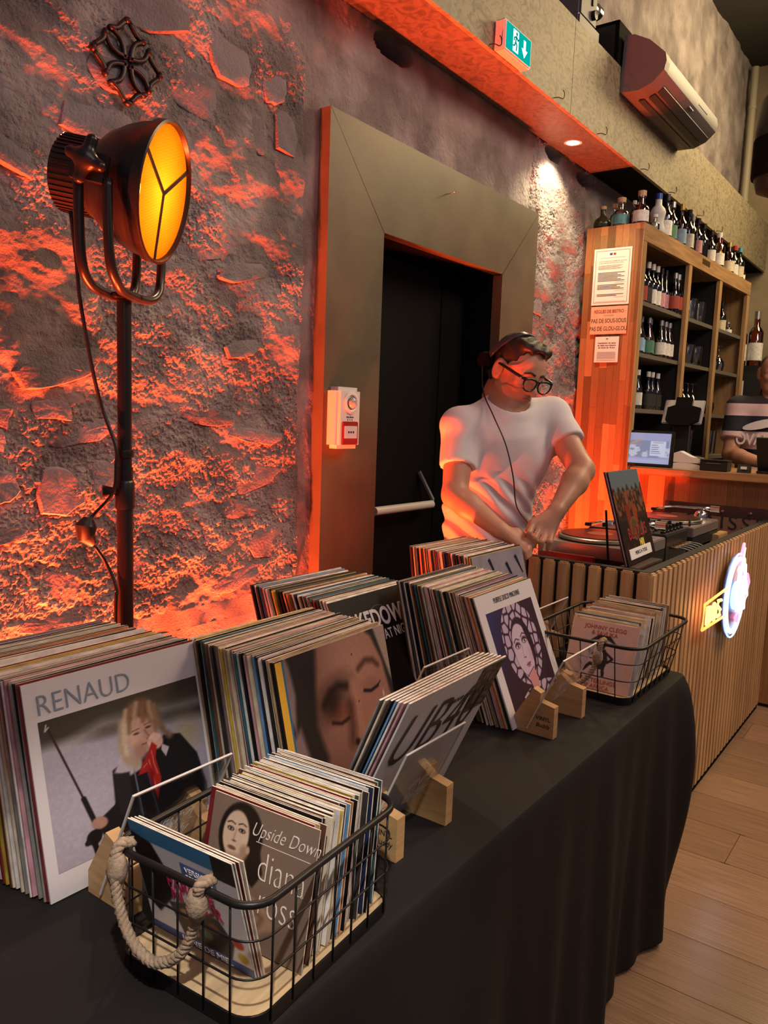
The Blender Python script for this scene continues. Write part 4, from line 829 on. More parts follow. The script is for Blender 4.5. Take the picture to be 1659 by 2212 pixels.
# ================================================================== back-bar shelf
SH = Matrix.Translation((4.45, 1.54, 0)) @ Matrix.Rotation(R(-2.486), 4, 'Z')
shelf = thing('bar_shelf', 'tall wooden back-bar shelf full of bottles with notices on its end', 'shelf', (4.45, 1.54, 0), (0, 0, R(-2.486)))
SD, ST, SW = .335, 2.565, 2.215
y = .0; col_ = 0
while y < SD-.001:
    wd = min(random.uniform(.036, .046), SD-y); z = random.uniform(-.5, 0)
    if SD-y-wd < .02: wd = SD-y
    while z < ST:
        l = random.uniform(.30, .62); z1 = min(z+l, ST)
        if z1 > max(z, 0)+.02: stave(shelf, (0, y+.0004, max(z, 0)+.0004), (.022, y+wd-.0004, z1-.0004))
        z += l
    y += wd
lath = mat('shelf_lath', (.40,.24,.11), .42, bump=(14, .1, .001), var=(6, .25), stretch=(9, 9, .8)); lathx = mat('shelf_lath_flat', (.38,.22,.10), .42, bump=(14, .1, .001), var=(6, .25), stretch=(.8, 9, 9))
MB().box((0.0, -.004, 2.470), (SW, .022, ST)).build('header', lathx, shelf); MB().box((.022, .022, ST-.03), (SW-.022, SD, ST-.002)).build('top_board', lathx, shelf); MB().box((SW-.022, .022, 0), (SW, SD, ST)).build('end_panel', lath, shelf)
for a, b_ in ((.0, .060), (.79, .845), (1.44, 1.50), (SW-.07, SW)): MB().box((a, -.002, 0), (b_, .022, 2.469)).build('stile', lath, shelf); 
dark = mat('shelf_black', (.012,.012,.013), .5); grey_b = mat('shelf_board_grey', (.13,.115,.095), .5)
for a in (.79, 1.44): MB().box((a+.01, .023, 0), (a+.045, SD-.01, 2.468)).build('divider', dark, shelf)
MB().box((.022, SD-.012, 0), (SW-.022, SD-.004, ST-.03)).build('back_panel', mat('back_panel', (.045,.04,.032), .5, var=(5, .3)), shelf)
LV = (2.135, 1.845, 1.525, 1.225)
for z in LV:
    for a, b_ in ((.024, .798), (.837, 1.448), (1.487, SW-.024)): MB().box((a, .024, z), (b_, SD-.014, z+.024)).build('shelf_board', grey_b, shelf)
pl = MB().box((1.02, -.0052, 2.512), (1.18, -.004, 2.546)).build('name_plate', mat('brass_plate', (.6,.45,.2), .25, 1.), shelf)
# paper notices on the end of the shelf (facing the room entrance)
def notice(name, y0, y1, z0, z1, m, label):
    t = thing(name, label, 'notice', (4.4485, (y0+y1)/2, (z0+z1)/2)); a, h = (y0-y1)/2, (z1-z0)/2
    MB().bbox((-.0015, -a, -h), (0, a, h), .0005).build('sheet', m, t); return t, a, h
def nl(t, s, sz, z, m=ink, y=0., sx=1., al='CENTER', off=0.): return text('lettering', s, sz, m, t, Matrix.Translation((-.0019, y, z)) @ LEFTW, al, sx=sx, extrude=.0001, offset=off)
def bars(t, rows, a):
    m = MB()
    for z, y0, y1, h in rows: m.box((-.0021, -y1, z-h/2), (-.0016, -y0, z+h/2))
    return m.build('printed_lines', mat('line_ink', (.12,.11,.12), .6), t)
n1, a, h = notice('law_notice', 1.814, 1.595, 2.127, 2.440, paper, 'white official notice with thin red border, topmost on the shelf end')
m = MB()
for lo, hi in (((-a+.012, h-.014), (a-.012, h-.012)), ((-a+.012, -h+.012), (a-.012, -h+.014)), ((-a+.012, -h+.012), (-a+.014, h-.012)), ((a-.014, -h+.012), (a-.012, h-.012))): m.box((-.0021, lo[0], lo[1]), (-.0016, hi[0], hi[1]))
m.build('border_line', ink_red, n1)
MB().box((-.0021, .002, .118), (-.0016, .018, .130)).build('flag_mark', mat('flag_blue', (.03,.05,.25), .6), n1); MB().box((-.0021, -.018, .118), (-.0016, -.004, .130)).build('flag_mark', ink_red, n1)
for k, s in enumerate(("IL EST INTERDIT DE VENDRE DE L'ALCOOL", 'À DES MINEURS DE MOINS DE 18 ANS')): nl(n1, s, .0085, .085-.010*k, y=.080, al='LEFT')
rows = [(.104, -.075, .075, .0012)]+[(.062-.005*k, -.08, .06-.01*(k % 3), .0016) for k in range(5)]
for z0_, c_ in ((.022, 7), (-.045, 4), (-.098, 2)): rows += [(z0_-.0075*k, -.08, .075-.02*((k*2) % 3), .0042) for k in range(c_)]+[(z0_-.0075*c_-.002, .02, .08, .0012)]
rows += [(-.138, -.085, .085, .001)]; bars(n1, rows, a)
n2, a, h = notice('bistro_sign', 1.812, 1.597, 1.963, 2.119, mat('sign_buff', (.62,.40,.27), .6, var=(30, .1)), 'buff bistro rules sign below the official notice')
br = mat('sign_brown', (.10,.035,.02), .6); nl(n2, '· RÈGLES DE BISTRO ·', .026, .048, mat('sign_red', (.30,.03,.02), .6), sx=.80, off=.0006); nl(n2, 'PAS DE SOUS-SOUS', .033, -.004, br, sx=.72, off=.0004); nl(n2, 'PAS DE GLOU-GLOU', .033, -.048, br, sx=.72, off=.0004); bars(n2, [(.026, -.03, .03, .0015)], a)
n3, a, h = notice('tobacco_notice', 1.775, 1.635, 1.804, 1.949, paper, 'small white tobacco notice, lowest on the shelf end')
for k, s in enumerate(('Interdiction de vente', 'de tabac aux mineurs', 'de moins de 18 ans.')): nl(n3, s, .0125, .036-.013*k, off=.0003)
bars(n3, [(.060, -.006, .006, .006)]+[(-.016-.006*k, -.055, .055, .0015) for k in range(7)]+[(-.062, -.058, .058, .0015)], a)
# ------- bottles and glasses
GL = {k: glassy('glass_'+k, c, 1., .08) for k, c in dict(clear=(.90,.92,.90), amber=(.50,.17,.03), brown=(.10,.035,.012), green=(.05,.13,.05), dark=(.02,.022,.02), gold=(.75,.50,.10), rose=(.60,.20,.12)).items()}
GL['frost'] = mat('glass_frost', (.52,.54,.56), .5); GL['bottlegreen'] = mat('glass_olive', (.03,.035,.015), .25)
PR = dict(wine=[(.90,0),(1,.02),(1,.55),(.95,.62),(.55,.70),(.38,.75),(.36,.96),(.40,.97),(.40,1)], beer=[(.92,0),(1,.02),(1,.50),(.85,.60),(.5,.75),(.42,.85),(.40,1)], squat=[(.9,0),(1,.03),(1,.52),(.85,.60),(.40,.66),(.36,.84),(.48,.86),(.48,1)],
          bulb=[(.7,0),(1,.10),(1.02,.28),(.85,.46),(.40,.60),(.30,.68),(.30,.92),(.34,1)], hour=[(.85,0),(1,.04),(.98,.18),(.74,.34),(.86,.50),(.98,.60),(.80,.70),(.42,.78),(.38,1)], tall=[(.92,0),(1,.02),(1,.66),(.7,.74),(.42,.78),(.40,1)])
def bottle(p, hgt, rad, kind, glass, cap, label_c, label, grp, lz=(.10, .42)):
    t = thing('bottle', label, 'bottle', p, group=grp); pr = PR[kind]
    MB().lathe([(0, 0)]+[(r_*rad, z*hgt*.93) for r_, z in pr]+[(0, .93*hgt)], 14).build('glass_body', GL[glass], t, 50)
    rt = pr[-1][0]*rad
    MB().lathe([(rt*1.12, hgt*(.86 if kind != 'squat' else .84)), (rt*1.15, hgt*.995), (rt*.9, hgt), (0, hgt)], 12).build('cap', cap, t, 50)
    if label_c is not None: MB().lathe([(rad*1.012, hgt*lz[0]), (rad*1.012, hgt*lz[1])], 14, 0, None, False).build('paper_label', label_c, t, 50)
    return t
cp = {k: mat('cap_'+k, c, .35, m_) for k, c, m_ in (('black', (.01,.01,.01), 0), ('white', (.7,.7,.7), 0), ('blue', (.02,.07,.32), .3), ('silver', (.5,.5,.5), .9), ('gold', (.55,.38,.12), .8), ('red', (.40,.02,.03), .1), ('teal', (.10,.32,.42), .2), ('cork', (.45,.30,.18), 0), ('orange', (.7,.14,.03), 0))}
lb = {k: mat('label_'+k, c, .55, var=(50, .2)) for k, c in dict(white=(.72,.71,.68), cream=(.62,.55,.40), blue=(.25,.42,.62), green=(.08,.22,.14), black=(.03,.03,.03), red=(.42,.06,.05), tealp=(.10,.30,.34), pink=(.6,.3,.34)).items()}
WP = lambda u, v, z: SH @ Vector((u, v, z))
grp = 'spirit bottles on top of the back-bar shelf'; tz = ST+.0005
for (x_, y_, hh, rd, kd, gl_, ca, la, nm) in (
    (4.53, 1.812, .13, .050, 'bulb', 'bottlegreen', 'cork', None, 'round dark olive bottle with a cork at the wall end of the shelf top'),
    (4.56, 1.755, .145, .026, 'squat', 'clear', 'cork', None, 'small clear bottle beside the round olive bottle on the shelf top'),
    (4.53, 1.705, .165, .044, 'squat', 'clear', 'cork', 'tealp', 'clear decanter with a patterned teal band on the shelf top'),
    (4.58, 1.648, .155, .026, 'wine', 'amber', 'silver', None, 'small amber bottle behind the patterned decanter on the shelf top'),
    (4.535, 1.592, .190, .043, 'squat', 'amber', 'cork', 'white', 'squat whisky decanter with a slanted white label at the shelf corner')):
    bottle((x_, y_, tz), hh, rd, kd, GL and gl_, cp[ca], lb[la] if la else None, nm, grp)
for (u_, v_, hh, rd, kd, gl_, ca, la, nm) in (
    (.155, .10, .150, .024, 'wine', 'clear', 'silver', None, 'small clear bottle right behind the whisky decanter on the shelf top'),
    (.285, .05, .105, .028, 'squat', 'clear', 'white', None, 'tiny clear flask in front of the frosted vodka bottle on the shelf top'),
    (.375, .07, .245, .047, 'hour', 'frost', 'blue', None, 'frosted hourglass vodka bottle with a blue neck on the shelf top'),
    (.505, .065, .270, .036, 'wine', 'dark', 'black', 'white', 'dark bottle with a plain white label next to the frosted bottle on the shelf top'),
    (.595, .06, .245, .033, 'wine', 'dark', 'silver', 'green', 'dark bottle with a silver cap and green label on the shelf top'),
    (.690, .10, .255, .034, 'wine', 'rose', 'white', 'pink', 'rose-coloured bottle with a pale cap on the shelf top'),
    (.760, .06, .270, .034, 'wine', 'amber', 'gold', 'blue', 'amber bottle with a gold cap and sky-blue label on the shelf top'),
    (.900, .06, .265, .036, 'wine', 'dark', 'black', 'white', 'black bottle with a short white label, right of the gold-capped bottle'),
    (.985, .065, .250, .030, 'tall', 'clear', 'silver', None, 'slim clear bottle left of the black-capped amber bottle on the shelf top'),
    (1.08, .06, .250, .034, 'wine', 'amber', 'black', 'pink', 'amber bottle with a tall black cap, first of two on the shelf top'),
    (1.20, .06, .240, .036, 'wine', 'brown', 'black', None, 'brown bottle with a tall black cap, second of two on the shelf top'),
    (1.375, .06, .232, .034, 'wine', 'dark', 'black', 'white', 'all-black bottle with a small white label before the whisky bottle'),
    (1.55, .06, .250, .042, 'tall', 'gold', 'white', 'white', 'golden whisky bottle with a white cap on the shelf top'),
    (1.68, .09, .228, .032, 'wine', 'dark', 'red', 'cream', 'dark bottle with a red capsule behind the liqueur on the shelf top'),
    (1.81, .06, .232, .040, 'tall', 'red' if False else 'rose', 'gold', 'cream', 'red and cream liqueur bottle on the shelf top'),
    (1.975, .07, .240, .034, 'wine', 'green', 'red', 'white', 'green bottle with a red capsule near the far end of the shelf top'),
    (2.085, .06, .245, .035, 'wine', 'green', 'teal', 'cream', 'green bottle with a teal capsule near the far end of the shelf top'),
    (2.17, .06, .135, .026, 'beer', 'clear', 'orange', 'white', 'small orange-capped bottle at the far end of the shelf top')):
    p = WP(u_, v_, tz); bottle(p, hh, rd, kd, gl_, cp[ca], lb[la] if la else None, nm, grp)
def row(lv, items, what, grp):
    for i, (u_, v_, hh, rd, kd, gl_, ca, la) in enumerate(items):
        bottle(WP(u_, v_, lv+.0245), hh, rd, kd, gl_, cp[ca], lb[la] if la else None, f"{what}, {ordn(i+1)} from the notice side", grp)
row(LV[0], [(.30+.075*k, .10, .262, .030, 'wine' if k < 4 else 'beer', 'dark' if k < 4 else 'brown', 'white' if k in (1, 2, 3) else 'black', ('red','black','white','white','pink','pink','red','red')[k]) for k in range(6)]+[(.70, .05, .245, .034, 'beer', 'brown', 'silver', 'red'), (.76, .05, .245, .034, 'beer', 'brown', 'silver', 'red')], 'beer bottle on the upper left shelf', 'bottles on the upper left shelf')
row(LV[1], [(.30, .10, .24, .03, 'beer', 'brown', 'black', 'blue'), (.375, .12, .235, .03, 'beer', 'brown', 'silver', 'blue'), (.45, .10, .235, .033, 'beer', 'amber', 'silver', 'green'), (.52, .12, .235, .033, 'beer', 'amber', 'silver', 'green'), (.60, .08, .235, .036, 'beer', 'gold', 'silver', 'white'), (.675, .08, .235, .036, 'beer', 'gold', 'silver', 'white'), (.745, .08, .235, .036, 'beer', 'gold', 'silver', 'white')], 'juice bottle on the middle left shelf', 'bottles on the middle left shelf')
row(LV[2], [(.33, .10, .235, .033, 'beer', 'dark', 'white', 'white'), (.41, .16, .25, .033, 'wine', 'green', 'teal', 'blue'), (.50, .10, .235, .030, 'beer', 'dark', 'white', 'black'), (.57, .10, .235, .030, 'beer', 'dark', 'white', 'black'), (.69, .11, .235, .032, 'beer', 'dark', 'white', 'black')], 'dark bottle on the lower left shelf', 'bottles on the lower left shelf')
row(LV[0], [(1.72, .10, .25, .036, 'wine', 'frost', 'white', 'white'), (1.83, .16, .25, .034, 'wine', 'brown', 'black', 'cream'), (1.96, .12, .24, .034, 'wine', 'brown', 'black', 'cream'), (2.07, .10, .10, .030, 'squat', 'clear', 'silver', 'white')], 'bottle on the upper right shelf', 'bottles on the upper right shelf')
def gl(name, prof, label, cat): 
    t = thing(name, label, cat); MB().lathe(prof, 14).build('bowl', GL['clear'], t, 50); return t
tum = [(0,.004),(.030,.004),(.034,.008),(.038,.12),(.036,.12),(.031,.012),(0,.012)]; bal = [(.032,0),(.032,.003),(.005,.006),(.004,.07),(.02,.085),(.045,.12),(.048,.15),(.036,.20),(.034,.20),(.045,.15),(.042,.12),(.018,.09),(0,.083)]
def glasses(name, prof, spots, what, cat, grp, flip=False):
    first = None
    for i, (u_, v_, z) in enumerate(spots):
        lab = f"{what}, {ordn(i+1)} from the notice side"; p = WP(u_, v_, z+(.0245 if not flip else .2255))
        if first is None: first = gl(name, prof, lab, cat); first['group'] = grp; first.location = p; first.rotation_euler = (R(180) if flip else 0, 0, 0)
        else: dup(first, p, None, lab)
glasses('tumbler', [(r_*1.15, z*1.2) for r_, z in tum], [(.96+.085*k, .08+.05*(k % 2), LV[0]) for k in range(5)], 'clear tumbler on the upper middle shelf', 'glass', 'tumblers on the upper middle shelf')
glasses('tumbler', [(r_*1.1, z*1.1) for r_, z in tum], [(.96+.078*k, .07+.06*(k % 2), LV[1]) for k in range(6)], 'clear tumbler on the middle shelf', 'glass', 'tumblers on the middle shelf')
glasses('balloon_glass', bal, [(1.06+.10*k, .10, LV[2]) for k in range(4)]+[(1.80, .12, LV[2])], 'stemmed balloon glass on the lower shelf', 'glass', 'balloon glasses on the lower shelf', True)
glasses('wine_glass', bal, [(1.70+.13*k, .12, LV[1]) for k in range(3)], 'upturned wine glass on the right-hand middle shelf', 'glass', 'wine glasses on the right-hand shelf', True)
glasses('pint_glass', [(r_, z*1.5) for r_, z in tum], [(.98+.09*k, .10, LV[3]) for k in range(5)]+[(1.62+.09*k, .10, LV[3]) for k in range(4)], 'tall beer glass on the lowest shelf', 'glass', 'beer glasses on the lowest shelf')
# second cabinet past the shelf, with bottles
cab = thing('back_cabinet', 'black cabinet past the far end of the bar shelf', 'cabinet', (6.80, 1.22, 0)); MB().bbox((0, 0, 0), (.7, .6, 1.95), .004).build('body', dark, cab); MB().box((-.004, .12, 1.55), (0, .46, 1.90)).build('door', mat('cab_door', (.02,.02,.021), .45), cab)
MB().box((-.006, .24, 1.64), (-.004, .36, 1.83)).build('art_card', paper, cab)
for i, (dx, dy, gl_, ca) in enumerate(((.06, .55, 'gold', 'silver'), (.08, .44, 'clear', 'silver'), (.06, .33, 'gold', 'silver'), (.10, .22, 'rose', 'silver'), (.22, .50, 'clear', 'cork'))):
    bottle((6.80+dx, 1.22+dy-.02, 1.951), .40+.03*(i % 2), .055, 'tall', gl_, cp[ca], lb['white'], f"large {('golden','clear','golden','rose','clear')[i]} bottle on the black cabinet, {ordn(i+1)} from the wall", 'bottles on the black cabinet')
# ================================================================== lamp on its stand
LC = Vector((1.086, 1.55, 1.94)); ax = Vector((.539, -.864, -.189)).normalized(); pv = ax.cross(Vector((0,0,1))).normalized(); up_ = pv.cross(ax)
lampm = mat('lamp_black', (.016,.013,.012), .30); lampin = mat('lamp_reflector', (.75,.42,.10), .30, .7)
lamp = thing('stage_lamp', 'vintage black stage lamp with glowing amber lens on a floor stand', 'lamp', (LC.x, LC.y, 0))
LM = Matrix(((up_.x, -pv.x, ax.x, 0), (up_.y, -pv.y, ax.y, 0), (up_.z, -pv.z, ax.z, LC.z), (0, 0, 0, 1))) @ Matrix.Diagonal((.91, .91, .78, 1))   # local z along the beam
MB().lathe([(.085,-.145),(.088,-.14),(.088,-.045),(.096,-.03),(.118,.0),(.138,.045),(.150,.085),(.155,.120),(.162,.122),(.164,.150),(.158,.152),(.152,.124)], 48, 0, LM, False).build('shade', lampm, lamp, 35)
MB().lathe([(.151,.122),(.140,.06),(.115,.005),(.07,-.03),(.0,-.04)], 40, 0, LM, False).build('reflector', lampin, lamp, 50)
rb = MB()
for k in range(44):
    a = 2*math.pi*k/44; rb.box((-.0012, .0875, -.142), (.0012, .0905, -.05), 0, LM @ Matrix.Rotation(a, 4, 'Z'))
rb.build('cooling_ribs', lampm, lamp); MB().lathe([(0,-.147),(.082,-.147),(.086,-.143)], 32, 0, LM).build('rear_cap', lampm, lamp, 40)
MB().tube([LM @ Vector((.072+.018*math.cos(t), .018*math.sin(t), -.165)) for t in [2*math.pi*k/16 for k in range(16)]], .0028, 6, closed=True).build('hanging_ring', chrome, lamp, True)
MB().lathe([(0,-.03),(.020,-.02),(.034,.02),(.030,.05),(.0,.062)], 20, 0, LM @ Matrix.Translation((0, 0, .01))).build('bulb', mat('bulb_glow', (1,.8,.4), .3, emit=((1,.72,.30), 26)), lamp, True)
lm = bpy.data.materials.new('amber_mesh'); lm.use_nodes = True; N = lm.node_tree.nodes; L = lm.node_tree.links; N.remove(N['Principled BSDF'])
tr = N.new('ShaderNodeBsdfTransparent'); tr.inputs[0].default_value = (1,.82,.45,1); tl = N.new('ShaderNodeBsdfTranslucent'); tl.inputs[0].default_value = (.95,.48,.06,1); mxs = N.new('ShaderNodeMixShader')
tc = N.new('ShaderNodeTexCoord'); ck = N.new('ShaderNodeTexChecker'); ck.inputs['Scale'].default_value = 420; ck.inputs[1].default_value = (.62,.62,.62,1); ck.inputs[2].default_value = (.40,.40,.40,1); L.new(tc.outputs['Object'], ck.inputs['Vector'])
L.new(ck.outputs['Color'], mxs.inputs[0]); L.new(tr.outputs[0], mxs.inputs[1]); L.new(tl.outputs[0], mxs.inputs[2]); L.new(mxs.outputs[0], N['Material Output'].inputs[0])
lens = MB().lathe([(0,.139),(.153,.139),(.153,.1395),(0,.1395)], 40, 0, LM).build('lens', lm, lamp)
for a in (95, 215, 335):
    MB().box((.0, -.005, .1415), (.154, .005, .1445), 0, LM @ Matrix.Rotation(R(-a+30), 4, 'Z')).build('lens_bar', lampm, lens)
lt = light('stage_lamp_glow', 'POINT', LM @ Vector((0, 0, .105)), None, 1.8, (1, .62, .22), shadow_soft_size=.03)
for s_ in (-1, 1):
    MB().box((-.030, s_*.168-.012, -.045), (.030, s_*.168+.012, .045), 0, LM @ Matrix.Translation((-.01, 0, .02))).build('pivot_plate', lampm, lamp)
near = 1 if (LM.to_3x3() @ Vector((0, 1, 0))).dot(_f) < 0 else -1
SK = LM @ Matrix.Translation((0, near*.192, .02)); Fk_ = Field(np.array(SK.translation)-.07, np.array(SK.translation)+.07, .0026); kp = lambda x, y, z: np.array(SK @ Vector((x, y, z)))
Fk_.cone(kp(0, -near*.03, 0), kp(0, 0, 0), .014, .020, .01)
for k in range(4): Fk_.cone(kp(0, 0, 0), kp(.042*math.cos(R(90*k+12)), 0, .042*math.sin(R(90*k+12))), .013, .0115, .012)
link('star_knob', Fk_.mesh('star_knob', lampm), lamp)
pvh = Vector((pv.x, pv.y, 0)).normalized(); axh = Vector((ax.x, ax.y, 0)).normalized()
for da in (-.030, .030):
    pts = []; c0 = Vector((0, 0, LC.z))+ax*.02
    for s_ in (-1, 1):
        arm = [c0+axh*da+pvh*s_*.153+Vector((0,0,-.03)), c0+axh*da+pvh*s_*.152+Vector((0,0,-.10)), c0+axh*da+pvh*s_*.142+Vector((0,0,-.185)), c0+axh*da+pvh*s_*.112+Vector((0,0,-.222)), c0+axh*da*.8+pvh*s_*.06+Vector((0,0,-.236))]
        pts += arm if s_ < 0 else arm[::-1]
    MB().tube(bez(pts, 5), .0105, 10).build('yoke_tube', lampm, lamp, True)
MB().bbox((-.035, -.022, 1.698), (.035, .022, 1.708), .002, 0, Matrix.Translation(ax*.02)).build('yoke_plate', lampm, lamp)
px_ = Vector((ax.x*.02, ax.y*.02, 0))
MB().tube([px_+Vector((0,0,1.30)), px_+Vector((0,0,1.70))], .0160, 16).build('upper_pole', lampm, lamp, 40); MB().tube([px_+Vector((0,0,.10)), px_+Vector((0,0,1.32))], .0185, 16).build('lower_pole', lampm, lamp, 40)
MB().lathe([(.021,1.225),(.022,1.23),(.022,1.285),(.019,1.29)], 16, 0, Matrix.Translation(px_)).build('clamp_collar', lampm, lamp, 40); MB().lathe([(.020,1.343),(.021,1.346),(.021,1.356),(.020,1.36)], 16, 0, Matrix.Translation(px_)).build('cable_tie', lampm, lamp, 40)
MB().tube([px_+Vector((0,0,1.262)), px_+Vector((-.045,.02,1.266))], [.007,.014], 10).build('clamp_knob', lampm, lamp, True)
for k in range(3):
    a = R(30+120*k); MB().tube([px_+Vector((0,0,.42)), px_+Vector((.16*math.cos(a), .16*math.sin(a), .012))], .011, 8).build('leg', lampm, lamp, True)
cbl = [(.985,1.56,1.861),(.997,1.56,1.765),(1.004,1.56,1.689),(1.018,1.56,1.612),(1.034,1.56,1.534),(1.056,1.56,1.454),(1.066,1.525,1.371),(1.066,1.522,1.329),(1.06,1.525,1.266),(1.036,1.56,1.215),(1.019,1.56,1.201)]
o0 = Vector((LC.x, LC.y, 0)); MB().tube(bez([Vector(p)-o0 for p in cbl], 6), .0042, 8).build('power_cable', black_plastic, lamp, True)
MB().tube(bez([Vector(p)-o0 for p in [(1.033,1.56,1.145),(1.063,1.555,1.095),(1.070,1.53,1.039),(1.066,1.528,.974),(1.066,1.53,.5),(1.1,1.58,.01)]], 6), .0042, 8).build('power_cable', black_plastic, lamp, True)
MB().tube([Vector(p)-o0 for p in [(1.021,1.56,1.206),(1.013,1.56,1.190),(1.014,1.56,1.165),(1.030,1.56,1.148)]], [.012,.024,.020,.010], 10).build('plug', black_plastic, lamp, 40)
# ================================================================== cross on the wall
iron = mat('wrought_iron', (.02,.016,.018), .4, .4)
cross = thing('wall_cross', 'openwork iron cross with twelve knobbed points on the stone wall', 'wall ornament', (1.348, 1.866, 2.352))
for k in range(4):
    a = R(90*k); Rm = Matrix.Rotation(a, 4, 'Y')
    for s_ in (-1, 1):
        m = MB().tube([Rm @ Vector(p) for p in bez([(s_*.010, 0, .004), (s_*.013, 0, .030), (s_*.024, 0, .052), (s_*.046, 0, .066), (s_*.030, 0, .074), (s_*.008, 0, .098)], 5)], .0072, 6); m.build('arm_bar', iron, cross, True)
        MB().lathe([(0,-.009),(.007,-.006),(.0125,0),(.009,.006),(0,.009)], 10, 0, Rm @ Matrix.Translation((s_*.048, 0, .066))).build('knob', iron, cross, True)
    MB().lathe([(0,-.009),(.007,-.006),(.0125,0),(.009,.006),(0,.009)], 10, 0, Rm @ Matrix.Translation((0, 0, .102))).build('knob', iron, cross, True)
# ================================================================== fire alarm on the door surround
al = thing('fire_alarm', 'white fire alarm call point on the left of the door surround', 'fire alarm', (2.225, 1.8495, 1.443))
MB().bbox((-.068, -.062, -.110), (.068, 0, .110), .014).build('housing', white_plastic, al, 30)
MB().lathe([(.040,.0),(.042,.003),(.030,.006),(.026,.004)], 28, 0, Matrix.Translation((.004, -.062, .055)) @ Matrix.Rotation(R(90), 4, 'X'), False).build('sounder_ring', white_plastic, al, 40)
MB().lathe([(.021,.002),(.018,.010),(.010,.015),(0,.017)], 24, 0, Matrix.Translation((.004, -.064, .055)) @ Matrix.Rotation(R(90), 4, 'X')).build('lamp_dome', mat('dome_grey', (.35,.38,.40), .15), al, True)
rp = MB().bbox((-.045, -.067, -.095), (.045, -.060, -.012), .003).build('red_panel', mat('alarm_red', (.30,.015,.012), .4), al)
MB().bbox((-.036, -.069, -.072), (.036, -.066, -.028), .001).build('glass_plate', mat('plate_white', (.62,.62,.66), .3), rp)
for dx in (-.013, 0, .013): MB().lathe([(.0042,0),(.0042,.001),(0,.001)], 10, 0, Matrix.Translation((dx, -.0692, -.050)) @ Matrix.Rotation(R(90), 4, 'X')).build('dot_mark', ink, rp)
text('lettering', 'PRECISION', .0085, ink, al, at_front(.0, .003, -.0625), offset=.0001)
for dx in (-.012, 0, .012): MB().box((dx-.0015, -.0628, -.009), (dx+.0015, -.0618, -.003)).build('vent_slot', ink, al)
nail = thing('nail', 'bent nail sticking out of the board above the door', 'nail', (2.90, 1.85, 2.385)); MB().tube([(0, 0, 0), (-.012, -.03, -.004), (.004, -.045, .004)], .002, 6).build('shank', chrome, nail, True)
# ================================================================== exit sign on the beam
ex = thing('exit_sign', 'lit green emergency exit sign on the beam', 'exit sign', (2.972, 1.6345, 2.940))
MB().bbox((-.115, -.048, -.057), (.115, 0, .057), .006).build('housing', mat('sign_housing', (.60,.58,.62), .4), ex, 30)
MB().box((-.104, -.0495, -.048), (.104, -.0478, .048)).build('lit_panel', mat('exit_green', (.0,.08,.07), .9, spec=0., emit=((.0,.42,.36), .9)), ex)
lw = mat('exit_white', (.5,.6,.6), .9, spec=0., emit=((.75,1,.98), 1.3))
MB().prism([(-.050,-.040),(-.005,-.040),(-.005,.040),(-.050,.040)], -.0505, -.0495).build('doorway_mark', lw, ex)
gm = mat('exit_figure', (.0,.08,.07), .9, spec=0., emit=((.0,.22,.20), .8))
mm = MB(); mm.lathe([(.007,0),(.007,.0006),(0,.0006)], 12, 0, Matrix.Translation((-.022, -.0506, .028)) @ Matrix.Rotation(R(90), 4, 'X'))
for pts in ([(-.026,.018),(-.032,-.004)], [(-.026,.016),(-.012,.006),(-.006,.012)], [(-.027,.016),(-.042,.010),(-.044,-.002)], [(-.032,-.004),(-.020,-.014),(-.024,-.034)], [(-.032,-.004),(-.038,-.018),(-.050,-.022)]): mm.tube([(a, -.0508, z) for a, z in pts], .0032, 5)
mm.build('running_figure', gm, ex)
MB().prism([(.040,.030),(.058,.030),(.058,-.004),(.074,-.004),(.049,-.036),(.024,-.004),(.040,-.004)], -.0505, -.0495).build('arrow_mark', lw, ex)
# hooks under the beam edge
for i, x_ in enumerate((2.824, 3.421, 3.944, 4.598, 5.128, 5.763, 6.283)):
    t = thing('cup_hook', f"small iron cup hook on the beam edge, {ordn(i+1)} from the exit sign end", 'hook', (x_, 1.6345, 2.895), group='hooks along the beam'); MB().tube(bez([(0,0,0),(.004,-.022,-.002),(.016,-.034,-.006),(.030,-.036,.004),(.030,-.036,.024),(.016,-.036,.030)], 5), .0022, 6).build('wire', black_metal, t, True)
# downlight
dn = thing('downlight', 'small round downlight glowing in the beam soffit', 'downlight', (3.97, 1.775, 2.8845)); MB().lathe([(.046,-.004),(.046,0),(.036,0),(.034,-.004)], 24, 0, None, False).build('trim_ring', white_plastic, dn, 40); MB().lathe([(.034,-.003),(0,-.003)], 24, 0, None, False).build('lens', mat('downlight_lens', (1,1,.95), .3, emit=((1,.93,.76), 38)), dn)
light('downlight_beam', 'SPOT', (3.97, 1.775, 2.872), (3.97, 1.83, 0), 46, (1, .80, .46), spot_size=R(128), spot_blend=.55, shadow_soft_size=.03)
